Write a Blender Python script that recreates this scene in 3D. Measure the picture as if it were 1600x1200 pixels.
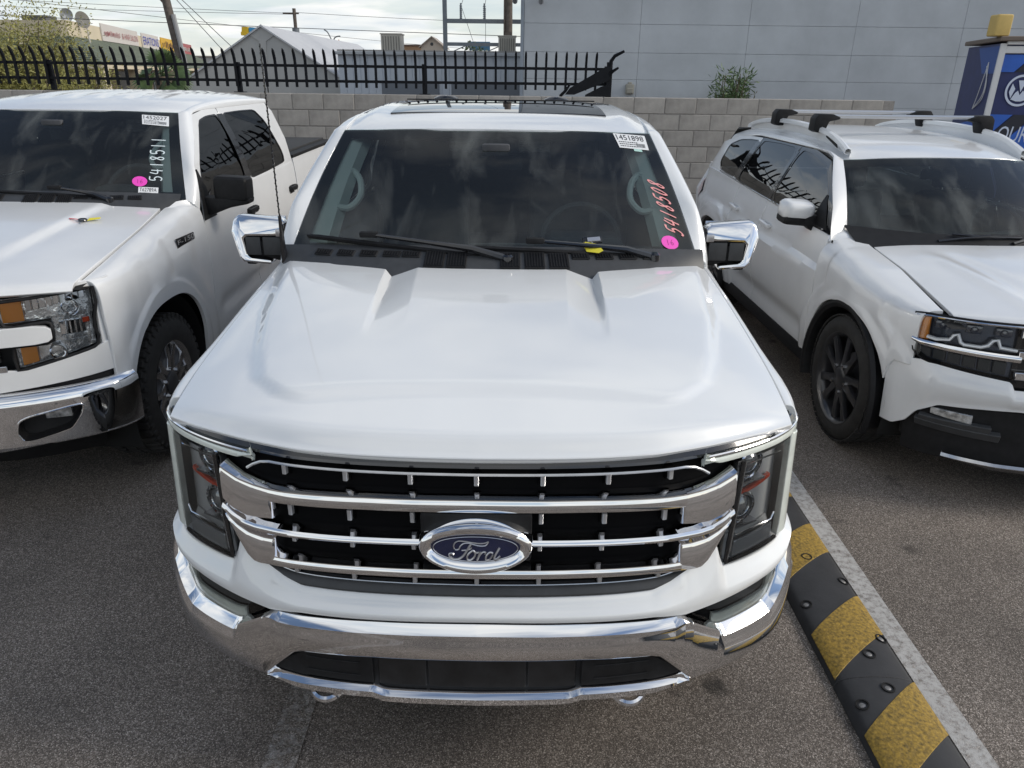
import bpy, bmesh, math, random
import numpy as np
from mathutils import Matrix, Vector
R = math.radians
rng = random.Random(7)
SC = bpy.context.scene
for o in list(bpy.data.objects): bpy.data.objects.remove(o)

# ------------------------------------------------------------------ camera
cam_d = bpy.data.cameras.new('camera'); cam = bpy.data.objects.new('camera', cam_d)
SC.collection.objects.link(cam); SC.camera = cam
cam_d.sensor_fit = 'HORIZONTAL'; cam_d.sensor_width = 36; cam_d.lens = 36*1150/1600
cam_d.clip_start = 0.05; cam_d.clip_end = 3000
def cam_matrix(loc, yaw, pitch, roll):
    f = Vector((math.sin(yaw)*math.cos(pitch), math.cos(yaw)*math.cos(pitch), -math.sin(pitch)))
    r = Vector((math.cos(yaw), -math.sin(yaw), 0)); u = r.cross(f)
    c, s = math.cos(roll), math.sin(roll)
    r2 = c*r+s*u; u2 = -s*r+c*u
    m = Matrix((r2, u2, -f)).transposed().to_4x4(); m.translation = loc
    return m
cam.matrix_world = cam_matrix((0.095, -1.62, 2.09), -0.002, 0.396, 0.0121)

# ------------------------------------------------------------------ sky, sun, exposure
SUN_AZ, SUN_EL = 93, 31          # degrees east of +Y, above the horizon: sun over the right rear, behind thin cloud
W = bpy.data.worlds.new('World'); SC.world = W; W.use_nodes = True
nt = W.node_tree; nt.nodes.clear(); N = nt.nodes.new; LK = nt.links.new
sky = N('ShaderNodeTexSky'); sky.sky_type = 'NISHITA'; sky.sun_disc = False
sky.sun_elevation = R(SUN_EL); sky.sun_rotation = R(SUN_AZ); sky.air_density = 1.0; sky.dust_density = 0.6; sky.ozone_density = 1.6
bg1 = N('ShaderNodeBackground'); bg1.inputs[1].default_value = 0.115; LK(sky.outputs[0], bg1.inputs[0])
tc = N('ShaderNodeTexCoord'); sep = N('ShaderNodeSeparateXYZ'); LK(tc.outputs['Generated'], sep.inputs[0])
def M2(op, a, b):
    n = N('ShaderNodeMath'); n.operation = op
    for i, v in enumerate((a, b)):
        if v is None: continue
        if isinstance(v, (int, float)): n.inputs[i].default_value = v
        else: LK(v, n.inputs[i])
    return n.outputs[0]
zz = M2('ADD', M2('MAXIMUM', sep.outputs[2], 0.0), 0.16)
cmb = N('ShaderNodeCombineXYZ'); LK(M2('DIVIDE', sep.outputs[0], zz), cmb.inputs[0]); LK(M2('DIVIDE', sep.outputs[1], zz), cmb.inputs[1])
n1 = N('ShaderNodeTexNoise'); n1.inputs['Scale'].default_value = 0.85; n1.inputs['Detail'].default_value = 7; n1.inputs['Roughness'].default_value = 0.56; n1.inputs['Distortion'].default_value = 0.35
mp = N('ShaderNodeMapping'); mp.inputs['Scale'].default_value = (1.0, 1.5, 1); mp.inputs['Location'].default_value = (3.1, 0.7, 0); mp.inputs['Rotation'].default_value = (0, 0, 0.5)
LK(cmb.outputs[0], mp.inputs[0]); LK(mp.outputs[0], n1.inputs['Vector'])
cr = N('ShaderNodeValToRGB'); cr.color_ramp.elements[0].position = 0.44; cr.color_ramp.elements[1].position = 0.60
LK(n1.outputs[0], cr.inputs[0])
# thin veil of cloud thickens toward the horizon
veil = N('ShaderNodeMapRange'); veil.inputs[1].default_value = 0.02; veil.inputs[2].default_value = 0.38; veil.inputs[3].default_value = 0.62; veil.inputs[4].default_value = 0.03
LK(sep.outputs[2], veil.inputs[0])
fac = M2('MINIMUM', M2('ADD', M2('MULTIPLY', cr.outputs[0], 0.85), veil.outputs[0]), 0.96)
n2 = N('ShaderNodeTexNoise'); n2.inputs['Scale'].default_value = 2.3; n2.inputs['Detail'].default_value = 5; LK(mp.outputs[0], n2.inputs['Vector'])
cr2 = N('ShaderNodeValToRGB'); cr2.color_ramp.elements[0].position = 0.3; cr2.color_ramp.elements[1].position = 0.72
cr2.color_ramp.elements[0].color = (0.66, 0.72, 0.775, 1); cr2.color_ramp.elements[1].color = (1.0, 0.985, 0.94, 1); LK(n2.outputs[0], cr2.inputs[0])
bg2 = N('ShaderNodeBackground'); bg2.inputs[1].default_value = 0.98; LK(cr2.outputs[0], bg2.inputs[0])
mx = N('ShaderNodeMixShader'); LK(fac, mx.inputs[0]); LK(bg1.outputs[0], mx.inputs[1]); LK(bg2.outputs[0], mx.inputs[2])
wo = N('ShaderNodeOutputWorld'); LK(mx.outputs[0], wo.inputs[0])

sun_d = bpy.data.lights.new('sun', 'SUN'); sun = bpy.data.objects.new('sun', sun_d); SC.collection.objects.link(sun)
sun_d.energy = 2.0; sun_d.angle = R(20); sun_d.color = (1.0, 0.93, 0.83)
sd = Vector((math.sin(R(SUN_AZ))*math.cos(R(SUN_EL)), math.cos(R(SUN_AZ))*math.cos(R(SUN_EL)), math.sin(R(SUN_EL))))
sun.rotation_euler = sd.to_track_quat('Z', 'Y').to_euler()
SC.view_settings.view_transform = 'Standard'; SC.view_settings.look = 'None'; SC.view_settings.gamma = 1
SC.view_settings.exposure = 0.2; SC.view_settings.use_curve_mapping = False
SC.render.engine = 'CYCLES'
SC.cycles.max_bounces = 6; SC.cycles.transparent_max_bounces = 12; SC.cycles.glossy_bounces = 4; SC.cycles.diffuse_bounces = 3

# ------------------------------------------------------------------ materials
MATS = {}
def mat(name, col, rough=0.5, metal=0.0, coat=0.0, var=0.0, vscale=8.0, bump=0.0, bscale=60.0, spec=0.5, emit=None, col2=None, bdist=0.002, vdetail=5, coat_rough=0.03, rvar=0.0):
    if name in MATS: return MATS[name]
    m = bpy.data.materials.new(name); m.use_nodes = True; t = m.node_tree; b = t.nodes['Principled BSDF']
    b.inputs['Base Color'].default_value = (*col, 1); b.inputs['Roughness'].default_value = rough; b.inputs['Metallic'].default_value = metal
    b.inputs['Coat Weight'].default_value = coat; b.inputs['Coat Roughness'].default_value = coat_rough; b.inputs['Specular IOR Level'].default_value = spec
    if emit: b.inputs['Emission Color'].default_value = (*emit[0], 1); b.inputs['Emission Strength'].default_value = emit[1]
    tcn = t.nodes.new('ShaderNodeTexCoord')
    if var or col2 or rvar:
        n = t.nodes.new('ShaderNodeTexNoise'); n.inputs['Scale'].default_value = vscale; n.inputs['Detail'].default_value = vdetail; n.inputs['Roughness'].default_value = 0.6
        t.links.new(tcn.outputs['Object'], n.inputs['Vector'])
        if var or col2:
            r = t.nodes.new('ShaderNodeValToRGB'); r.color_ramp.elements[0].position = 0.3; r.color_ramp.elements[1].position = 0.7
            c2 = col2 or tuple(min(1, c*(1+var)) for c in col); c1 = col if col2 else tuple(c*(1-var) for c in col)
            r.color_ramp.elements[0].color = (*c1, 1); r.color_ramp.elements[1].color = (*c2, 1)
            t.links.new(n.outputs[0], r.inputs[0]); t.links.new(r.outputs[0], b.inputs['Base Color'])
        if rvar:
            rr = t.nodes.new('ShaderNodeMapRange'); rr.inputs[1].default_value = .3; rr.inputs[2].default_value = .7
            rr.inputs[3].default_value = max(0, rough-rvar); rr.inputs[4].default_value = min(1, rough+rvar)
            t.links.new(n.outputs[0], rr.inputs[0]); t.links.new(rr.outputs[0], b.inputs['Roughness'])
    if bump:
        n = t.nodes.new('ShaderNodeTexNoise'); n.inputs['Scale'].default_value = bscale; n.inputs['Detail'].default_value = 4
        t.links.new(tcn.outputs['Object'], n.inputs['Vector'])
        bp = t.nodes.new('ShaderNodeBump'); bp.inputs['Strength'].default_value = bump; bp.inputs['Distance'].default_value = bdist
        t.links.new(n.outputs[0], bp.inputs['Height']); t.links.new(bp.outputs[0], b.inputs['Normal'])
    MATS[name] = m; return m
def glass_mat(name, tint, ior=1.5, dust=0.0, rough=0.0):
    if name in MATS: return MATS[name]
    m = bpy.data.materials.new(name); m.use_nodes = True; t = m.node_tree; t.nodes.clear()
    out = t.nodes.new('ShaderNodeOutputMaterial'); tr = t.nodes.new('ShaderNodeBsdfTransparent'); tr.inputs[0].default_value = (*tint, 1)
    gl = t.nodes.new('ShaderNodeBsdfGlossy'); gl.inputs['Roughness'].default_value = rough; fr = t.nodes.new('ShaderNodeFresnel'); fr.inputs[0].default_value = ior
    mxn = t.nodes.new('ShaderNodeMixShader'); t.links.new(fr.outputs[0], mxn.inputs[0]); t.links.new(tr.outputs[0], mxn.inputs[1]); t.links.new(gl.outputs[0], mxn.inputs[2])
    last = mxn
    if dust:
        df = t.nodes.new('ShaderNodeBsdfDiffuse'); df.inputs[0].default_value = (.42, .44, .42, 1)
        tcn = t.nodes.new('ShaderNodeTexCoord'); n = t.nodes.new('ShaderNodeTexNoise'); n.inputs['Scale'].default_value = 3.5; n.inputs['Detail'].default_value = 6; n.inputs['Distortion'].default_value = .6
        mpn = t.nodes.new('ShaderNodeMapping'); mpn.inputs['Scale'].default_value = (1.6, .6, .6); t.links.new(tcn.outputs['Object'], mpn.inputs[0]); t.links.new(mpn.outputs[0], n.inputs['Vector'])
        mr = t.nodes.new('ShaderNodeMapRange'); mr.inputs[1].default_value = .47; mr.inputs[2].default_value = .78; mr.inputs[3].default_value = dust*.10; mr.inputs[4].default_value = dust
        t.links.new(n.outputs[0], mr.inputs[0]); m2 = t.nodes.new('ShaderNodeMixShader')
        t.links.new(mr.outputs[0], m2.inputs[0]); t.links.new(mxn.outputs[0], m2.inputs[1]); t.links.new(df.outputs[0], m2.inputs[2]); last = m2
    t.links.new(last.outputs[0], out.inputs[0]); MATS[name] = m; return m

paint = mat('white_paint', (.80, .81, .81), .32, coat=1.0, spec=.5, var=.012, vscale=3, coat_rough=.03)
paint2 = mat('white_paint_dusty', (.78, .785, .785), .34, coat=.8, var=.03, vscale=4, coat_rough=.08)
chrome = mat('chrome', (.88, .88, .89), .022, 1.0, rvar=.012, vscale=6)
chrome_dull = mat('brushed_metal', (.50, .50, .51), .22, 1.0, var=.08, vscale=40)
black = mat('black_plastic', (.012, .012, .013), .55, var=.3, vscale=25, bump=.15, bscale=400, spec=.25)
blackg = mat('black_gloss', (.012, .012, .014), .12, coat=.6)
greyp = mat('grey_plastic', (.045, .047, .05), .5, var=.15, vscale=20)
dark = mat('underbody_black', (.008, .008, .008), .9)
rubber = mat('tyre_rubber', (.022, .021, .02), .8, var=.35, vscale=18, bump=.3, bscale=120)
rimdark = mat('dark_rim', (.028, .028, .031), .28, coat=.5)
rimsil = mat('machined_rim', (.55, .55, .56), .25, 1.0)
rimgrey = mat('grey_rim_pocket', (.05, .05, .055), .4)
glass = glass_mat('windshield_glass', (.76, .85, .82), 1.62, dust=.22)
tint = glass_mat('tinted_glass', (.06, .065, .07), 2.3)
lens = glass_mat('clear_lens', (.96, .97, .97), 1.5)
roofglass = mat('roof_glass', (.01, .012, .015), .02, spec=.8, coat=.5)
amber = mat('amber_reflector', (.75, .27, .03), .2, coat=1)
redref = mat('red_reflector', (.55, .06, .02), .25, coat=1)
tailred = mat('tail_lamp_red', (.35, .01, .012), .12, coat=1)
guide = mat('light_guide', (.72, .76, .70), .16, .08, coat=1, var=.12, vscale=14)
interior = mat('interior_dark', (.06, .062, .068), .75, var=.2, vscale=12)
dashm = mat('dash_top', (.13, .14, .143), .7, var=.12, vscale=15, bump=.2, bscale=300)
trimgrey = mat('pillar_trim_grey', (.66, .70, .68), .75)
trimdark = mat('door_liner', (.05, .052, .055), .8)
meshblack = mat('mesh_black', (.003, .003, .0035), .6, spec=.06)
studm = mat('stud_silver', (.55, .55, .56), .35, .6)
frit = mat('frit_black', (.010, .010, .012), .3)
paper = mat('label_paper', (.78, .79, .80), .6)
ink = mat('label_ink', (.03, .03, .035), .6)
pinkst = mat('pink_sticker', (.90, .08, .55), .5)
pinkmark = mat('pink_marker', (.82, .33, .33), .6)
whitemark = mat('white_marker', (.72, .80, .82), .6)
yellowtag = mat('yellow_tag', (.78, .68, .05), .5)
redtag = mat('red_tag', (.6, .08, .1), .5)
navy = mat('emblem_blue', (.009, .014, .055), .22, coat=1)
silver = mat('silver_print', (.58, .58, .60), .3, .9)

for m_ in (paint, paint2): m_.node_tree.nodes['Principled BSDF'].inputs['Coat IOR'].default_value = 1.75
# ------------------------------------------------------------------ mesh helpers: a shape is (verts, faces)
def hm(xs, ys):
    xs = np.array(xs, float); ys = np.array(ys, float); h = np.diff(xs); d = np.diff(ys)/h
    m = np.concatenate([[d[0]], [0 if a*b <= 0 else (3*(w1+w2))/((2*w2+w1)/a+(w2+2*w1)/b) for a, b, w1, w2 in zip(d[:-1], d[1:], h[:-1], h[1:])], [d[-1]]])
    def f(q):
        q = np.asarray(q, float); qq = np.clip(q, xs[0], xs[-1]); i = np.clip(np.searchsorted(xs, qq)-1, 0, len(h)-1); t = (qq-xs[i])/h[i]
        return ys[i]*(1+2*t)*(1-t)**2+ys[i+1]*t*t*(3-2*t)+h[i]*(m[i]*t*(1-t)**2+m[i+1]*t*t*(t-1))
    return f
def sm(a, b, x):
    t = np.clip((np.asarray(x, float)-a)/(b-a), 0, 1); return t*t*(3-2*t)
def li(xs, ys): return lambda q: np.interp(q, xs, ys)
def G(P, wu=False, wv=False, flip=False):
    P = np.asarray(P, float); n, m = P.shape[:2]; F = []
    for i in range(n if wu else n-1):
        for j in range(m if wv else m-1):
            q = (i*m+j, ((i+1) % n)*m+j, ((i+1) % n)*m+(j+1) % m, i*m+(j+1) % m)
            F.append(q[::-1] if flip else q)
    return P.reshape(-1, 3), F
def join(*s):
    V, F, k = [], [], 0
    for v, f in s:
        v = np.asarray(v, float).reshape(-1, 3); V.append(v); F += [tuple(i+k for i in q) for q in f]; k += len(v)
    return np.concatenate(V), F
def mx_(s): v = np.array(s[0], float).copy(); v[:, 0] *= -1; return v, [tuple(q[::-1]) for q in s[1]]
def side(s, k): return s if k > 0 else mx_(s)
def xf(s, loc=(0, 0, 0), rot=(0, 0, 0), sc=(1, 1, 1)):
    v = np.array(s[0], float)*np.array(sc)
    from mathutils import Euler
    M = np.array(Euler(rot).to_matrix()); return v@M.T+np.array(loc), s[1]
def bm_shape(bm):
    bm.verts.index_update(); v = np.array([p.co[:] for p in bm.verts]); f = [tuple(q.index for q in k.verts) for k in bm.faces]; bm.free(); return v, f
def box(c, s, bev=0.0, seg=2):
    bm = bmesh.new(); bmesh.ops.create_cube(bm, size=1)
    for v in bm.verts: v.co = Vector((v.co.x*s[0], v.co.y*s[1], v.co.z*s[2]))
    if bev: bmesh.ops.bevel(bm, geom=bm.edges[:], offset=min(bev, min(s)*.49), segments=seg, profile=.6, affect='EDGES')
    v, f = bm_shape(bm); return v+np.array(c), f
def bar(a, b, w, h=None):
    a = Vector(a); b = Vector(b); d = b-a; s = box((0, 0, 0), (w, h or w, d.length)); q = d.to_track_quat('Z', 'Y').to_matrix()
    return s[0]@np.array(q).T+np.array((a+b)/2), s[1]
def tube(pts, r, n=8, caps=True, closed=False):
    pts = [Vector(p) for p in pts]; k = len(pts); rr = [float(q) for q in r] if hasattr(r, '__len__') else [float(r)]*k
    V = []; up = None
    for i, p in enumerate(pts):
        d = (pts[(i+1) % k] if (closed or i < k-1) else p)-(pts[i-1] if (closed or i > 0) else p); d.normalize()
        if up is None: up = d.orthogonal().normalized()
        else: up = (up-d*up.dot(d)).normalized()
        s = d.cross(up)
        V += [p+rr[i]*(math.cos(2*math.pi*j/n)*up+math.sin(2*math.pi*j/n)*s) for j in range(n)]
    F = []
    for i in range(k if closed else k-1):
        for j in range(n): a, b = i*n+j, i*n+(j+1) % n; c, d2 = ((i+1) % k)*n+(j+1) % n, ((i+1) % k)*n+j; F.append((a, b, c, d2))
    if caps and not closed: F += [tuple(range(n))[::-1], tuple(range((k-1)*n, k*n))]
    return np.array([v[:] for v in V]), F
def prism(poly, lo, hi, axis=1, bev=0):
    k = len(poly); V = []
    for h in (lo, hi):
        for a, b in poly: V.append({0: (h, a, b), 1: (a, h, b), 2: (a, b, h)}[axis])
    F = [tuple(range(k)), tuple(range(2*k-1, k-1, -1))]+[(i, k+i, k+(i+1) % k, (i+1) % k) for i in range(k)]
    F = [f[::-1] for f in F]
    bm = bmesh.new(); vs = [bm.verts.new(v) for v in V]; [bm.faces.new([vs[i] for i in f]) for f in F]
    bmesh.ops.recalc_face_normals(bm, faces=bm.faces)
    if bev: bmesh.ops.bevel(bm, geom=bm.edges[:], offset=bev, segments=2, profile=.6, affect='EDGES')
    return bm_shape(bm)
def lathe(prof, n=48, axis='x', close=False):
    a = np.linspace(0, 2*math.pi, n, endpoint=False); P = np.zeros((len(prof), n, 3))
    for i, (r, h) in enumerate(prof):
        c = {'x': (np.full(n, h), r*np.cos(a), r*np.sin(a)), 'y': (r*np.cos(a), np.full(n, h), r*np.sin(a)), 'z': (r*np.cos(a), r*np.sin(a), np.full(n, h))}[axis]
        P[i] = np.stack(c, 1)
    return G(P, wv=True, flip=(axis == 'y'))
def gnorm(P):
    du = np.gradient(P, axis=0); dv = np.gradient(P, axis=1); n = np.cross(du, dv); return n/np.maximum(np.linalg.norm(n, axis=2, keepdims=True), 1e-9)
def flange(P, t, sgn=1, e=.0025):
    """turn the panel's edges inward: a small rounded edge and a return of depth t on all four sides"""
    n = gnorm(P)*sgn
    def ring(A, Nn):
        def ext(A0, A1): d = A0-A1; return d/np.maximum(np.linalg.norm(d, axis=-1, keepdims=True), 1e-9)
        for ax in (0, 1):
            for _ in range(1):
                f0 = np.take(A, [0], ax); f1 = np.take(A, [1], ax); b0 = np.take(A, [-1], ax); b1 = np.take(A, [-2], ax); nf = np.take(Nn, [0], ax); nb = np.take(Nn, [-1], ax)
                A = np.concatenate([f0+ext(f0, f1)*e-nf*t, f0+ext(f0, f1)*e-nf*e, A, b0+ext(b0, b1)*e-nb*e, b0+ext(b0, b1)*e-nb*t], ax)
                Nn = np.concatenate([nf, nf, Nn, nb, nb], ax)
        return A
    return ring(P, n)
def chaikin(c, k=2, w=.25):
    c = [np.array(p, float) for p in c]
    for _ in range(k):
        o = []
        for i in range(len(c)):
            a, b = c[i], c[(i+1) % len(c)]; o += [a*(1-w)+b*w, a*w+b*(1-w)]
        c = o
    return np.array(c)
def ringfill(loop_out, loop_in, fn, k=3, flip=False):
    P = np.array([[fn(*(o*(1-t)+i*t)) for o, i in zip(loop_out, loop_in)] for t in np.linspace(0, 1, k+1)]); return G(P, wv=True, flip=flip)
def discfill(loop, fn, k=5, flip=False):
    c = loop.mean(0); P = np.array([[fn(*(c+(p-c)*t)) for p in loop] for t in np.linspace(1, 0.02, k)]); return G(P, wv=True, flip=flip)
COL = SC.collection
def mk(name, s, m, parent=None, sharp=34, **props):
    v, f = s; me = bpy.data.meshes.new(name); me.from_pydata(np.asarray(v, float).tolist(), [], [list(q) for q in f]); me.update()
    me.polygons.foreach_set('use_smooth', [True]*len(me.polygons))
    if sharp: me.set_sharp_from_angle(angle=R(sharp))
    me.materials.append(m); o = bpy.data.objects.new(name, me); COL.objects.link(o)
    if parent: o.parent = parent
    for k, val in props.items(): o[k] = val
    return o
def dup(o, parent=None, loc=None, rot=None):
    c = o.copy(); COL.objects.link(c); c.parent = parent if parent else o.parent
    if loc is not None: c.location = loc
    if rot is not None: c.rotation_euler = rot
    return c
def thing(name, label, cat, loc=(0, 0, 0), rz=0, group=None):
    o = bpy.data.objects.new(name, None); COL.objects.link(o); o.location = loc; o.rotation_euler = (0, 0, rz); o['label'] = label; o['category'] = cat
    o.empty_display_size = .1
    if group: o['group'] = group
    return o
def solo(name, s, m, label, cat, group=None, sharp=34, loc=None):
    o = mk(name, s, m, None, sharp); o['label'] = label; o['category'] = cat
    if group: o['group'] = group
    if loc is not None: o.location = loc
    return o
def struct(name, s, m, sharp=34): return mk(name, s, m, None, sharp, kind='structure')
def text_shape(t, size=1.0, extrude=0.0, align='CENTER', sx=1.0):
    c = bpy.data.curves.new('lettering', 'FONT'); c.body = t; c.size = size; c.extrude = extrude; c.align_x = align; c.align_y = 'CENTER'; c.resolution_u = 3
    o = bpy.data.objects.new('lettering', c); me = bpy.data.meshes.new_from_object(o)
    v = np.array([p.co[:] for p in me.vertices]); f = [tuple(p.vertices) for p in me.polygons]
    bpy.data.objects.remove(o); bpy.data.curves.remove(c); bpy.data.meshes.remove(me); v[:, 0] *= sx
    return v, f
def ribbon(pts, w):
    """flat stroke in the plane: list of 2D points -> (verts (x,y,0), faces)"""
    p = [np.array(q, float) for q in pts]; V = []
    for i in range(len(p)):
        d = p[min(i+1, len(p)-1)]-p[max(i-1, 0)]; d = d/max(np.linalg.norm(d), 1e-9); nrm = np.array([-d[1], d[0]])*w/2
        V += [(*(p[i]+nrm), 0), (*(p[i]-nrm), 0)]
    return np.array(V), [(2*i, 2*i+1, 2*i+3, 2*i+2) for i in range(len(p)-1)]
def spline(pts, k=6):
    p = [np.array(q, float) for q in pts]; p = [p[0]]+p+[p[-1]]; o = []
    for i in range(1, len(p)-2):
        for t in np.linspace(0, 1, k, endpoint=False):
            a, b, c, d = p[i-1], p[i], p[i+1], p[i+2]
            o.append(.5*(2*b+(c-a)*t+(2*a-5*b+4*c-d)*t*t+(3*b-a-3*c+d)*t**3))
    o.append(p[-2]); return o
# ------------------------------------------------------------------ ground
def node_mat(name):
    m = bpy.data.materials.new(name); m.use_nodes = True; t = m.node_tree; MATS[name] = m
    return m, t, t.nodes['Principled BSDF'], t.nodes.new, t.links.new
m_asph, t, b, Nn, L = node_mat('asphalt')
def asphalt_color(t, Nn, L):
    tcn = Nn('ShaderNodeTexCoord')
    v = Nn('ShaderNodeTexVoronoi'); v.inputs['Scale'].default_value = 320; L(tcn.outputs['Object'], v.inputs['Vector'])
    sp = Nn('ShaderNodeSeparateColor'); L(v.outputs['Color'], sp.inputs[0])
    r = Nn('ShaderNodeValToRGB'); e = r.color_ramp.elements; e[0].position = 0.0; e[0].color = (.062, .051, .042, 1); e[1].position = 1.0; e[1].color = (.56, .495, .44, 1)
    k = e.new(.55); k.color = (.150, .126, .106, 1); k = e.new(.86); k.color = (.275, .234, .20, 1)
    L(sp.outputs[0], r.inputs[0])
    v2 = Nn('ShaderNodeTexVoronoi'); v2.inputs['Scale'].default_value = 130; L(tcn.outputs['Object'], v2.inputs['Vector'])
    sp2 = Nn('ShaderNodeSeparateColor'); L(v2.outputs['Color'], sp2.inputs[0])
    r2 = Nn('ShaderNodeValToRGB'); r2.color_ramp.elements[0].position = .90; r2.color_ramp.elements[0].color = (0, 0, 0, 1); r2.color_ramp.elements[1].position = .97; r2.color_ramp.elements[1].color = (.5, .5, .5, 1); L(sp2.outputs[1], r2.inputs[0])
    mxa = Nn('ShaderNodeMix'); mxa.data_type = 'RGBA'; L(r2.outputs[0], mxa.inputs['Factor']); L(r.outputs[0], mxa.inputs[6]); mxa.inputs[7].default_value = (.36, .32, .285, 1)
    n = Nn('ShaderNodeTexNoise'); n.inputs['Scale'].default_value = .9; n.inputs['Detail'].default_value = 6; L(tcn.outputs['Object'], n.inputs['Vector'])
    r3 = Nn('ShaderNodeMapRange'); r3.inputs[1].default_value = .3; r3.inputs[2].default_value = .7; r3.inputs[3].default_value = .56; r3.inputs[4].default_value = 1.16; L(n.outputs[0], r3.inputs[0])
    n4 = Nn('ShaderNodeTexNoise'); n4.inputs['Scale'].default_value = 3.2; n4.inputs['Detail'].default_value = 3; L(tcn.outputs['Object'], n4.inputs['Vector'])
    r4 = Nn('ShaderNodeMapRange'); r4.inputs[1].default_value = .66; r4.inputs[2].default_value = .74; r4.inputs[3].default_value = 1; r4.inputs[4].default_value = .5; L(n4.outputs[0], r4.inputs[0])
    # oil drips: scattered dark spots with ragged edges
    nd = Nn('ShaderNodeTexNoise'); nd.inputs['Scale'].default_value = 14; nd.inputs['Detail'].default_value = 3; L(tcn.outputs['Object'], nd.inputs['Vector'])
    va = Nn('ShaderNodeVectorMath'); va.operation = 'MULTIPLY_ADD'; L(nd.outputs['Color'], va.inputs[0]); va.inputs[1].default_value = (.10, .10, 0); L(tcn.outputs['Object'], va.inputs[2])
    v5 = Nn('ShaderNodeTexVoronoi'); v5.inputs['Scale'].default_value = 2.1; L(va.outputs[0], v5.inputs['Vector'])
    r5 = Nn('ShaderNodeMapRange'); r5.inputs[1].default_value = .05; r5.inputs[2].default_value = .13; r5.inputs[3].default_value = .34; r5.inputs[4].default_value = 1; L(v5.outputs['Distance'], r5.inputs[0])
    m5 = Nn('ShaderNodeMath'); m5.operation = 'MULTIPLY'; L(r4.outputs[0], m5.inputs[0]); L(r5.outputs[0], m5.inputs[1])
    mu = Nn('ShaderNodeMath'); mu.operation = 'MULTIPLY'; L(r3.outputs[0], mu.inputs[0]); L(m5.outputs[0], mu.inputs[1])
    sc = Nn('ShaderNodeVectorMath'); sc.operation = 'SCALE'; L(mxa.outputs[2], sc.inputs[0]); L(mu.outputs[0], sc.inputs['Scale'])
    bp = Nn('ShaderNodeBump'); bp.inputs['Strength'].default_value = .55; bp.inputs['Distance'].default_value = .003; L(v.outputs['Distance'], bp.inputs['Height'])
    return sc.outputs[0], bp.outputs[0], tcn
c_, n_, _ = asphalt_color(t, Nn, L); L(c_, b.inputs['Base Color']); L(n_, b.inputs['Normal']); b.inputs['Roughness'].default_value = .85
struct('ground', G(np.array([[(x, y, 0) for y in (-300, -20, 0, 8, 40, 900)] for x in (-600, -20, 0, 20, 600)], float), flip=False), m_asph)
def worn_line_mat(name, lo, hi):
    m, t, b, Nn, L = node_mat(name); c_, n_, tcn = asphalt_color(t, Nn, L)
    n = Nn('ShaderNodeTexNoise'); n.inputs['Scale'].default_value = 34; n.inputs['Detail'].default_value = 7; n.inputs['Roughness'].default_value = .75; L(tcn.outputs['Object'], n.inputs['Vector'])
    r = Nn('ShaderNodeMapRange'); r.inputs[1].default_value = lo; r.inputs[2].default_value = hi; L(n.outputs[0], r.inputs[0])
    mxa = Nn('ShaderNodeMix'); mxa.data_type = 'RGBA'; L(r.outputs[0], mxa.inputs['Factor']); L(c_, mxa.inputs[6]); mxa.inputs[7].default_value = (.46, .45, .435, 1)
    L(mxa.outputs[2], b.inputs['Base Color']); L(n_, b.inputs['Normal']); b.inputs['Roughness'].default_value = .8
    return m
def sheet(x0, x1, y0, y1, z): return G(np.array([[(x, y, z) for y in (y0, y1)] for x in (x0, x1)], float))
struct('painted_bay_line', sheet(1.618, 1.715, -8, 7.6, .004), worn_line_mat('worn_white_paint', .30, .56))
struct('painted_bay_line', sheet(-.71, -.60, -8, 2.6, .004), worn_line_mat('very_worn_paint', .46, .80))

# ------------------------------------------------------------------ rubber speed bump
m_rub = mat('bump_rubber', (.028, .028, .030), .62, var=.25, vscale=9, bump=.25, bscale=90)
m_yel = mat('bump_yellow', (.11, .075, .018), .7, col2=(.44, .275, .04), vscale=75, vdetail=10, bump=.7, bscale=70, bdist=.006)
sb = thing('speed_bump', 'black and yellow striped rubber speed bump along the white line', 'speed bump', (1.30, 0, 0))
def bump_sec(tt, dz=0): return .31*tt, (.052*np.sqrt(np.clip(1-(2*tt-1)**2, 0, 1))**.8+.003)+dz
def bump_strip(ya, yb, dz, n=18, slant=0, inset=0):
    P = []
    for i in range(n+1):
        tt = inset+(1-2*inset)*i/n; x, z = bump_sec(tt, dz); P.append([(x, ya+slant*tt+(yb-ya)*j/4, z) for j in range(5)])
    return np.array(P)
for ya, yb in ((-3.2, -1.352), (-1.346, .482), (.488, 2.31), (2.316, 4.14)):
    mk('module', G(flange(bump_strip(ya, yb, 0), .002)), m_rub, sb)
for ya in (-1.0, -.50, .0, .482+.01, 1.05, 1.55, 2.32, 2.9):
    hgt = .236
    mk('yellow_band', G(flange(bump_strip(ya, ya+hgt, .0025, slant=.26, inset=.03), .0025)), m_yel, sb)
m_steel = mat('bolt_steel', (.30, .29, .28), .55, .8, var=.3, vscale=60)
hole = lathe([(.024, .003), (.024, .0075), (.019, .0075), (.017, -.004)], 16, 'z'); hcap = lathe([(.013, -.003), (.013, .002), (.008, .004), (.0005, .004)], 8, 'z')
ho = None
for tt, y in ((.52, 1.22), (.15, .90), (.86, 1.06), (.57, .60), (.87, .70), (.55, .43), (.16, .36), (.25, -.1), (.8, -.1), (.25, 1.7), (.25, 2.1)):
    x, z = bump_sec(tt); sl = math.atan2(bump_sec(tt+.01)[1]-bump_sec(tt-.01)[1], .0062)
    if ho is None: ho = mk('bolt_hole', hole, dark, sb); bo = mk('bolt', hcap, m_steel, ho); o = ho
    else:
        o = dup(ho, sb); c = dup(bo, o)
    o.location = (x, y, z-.003); o.rotation_euler = (0, -sl, 0)

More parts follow.
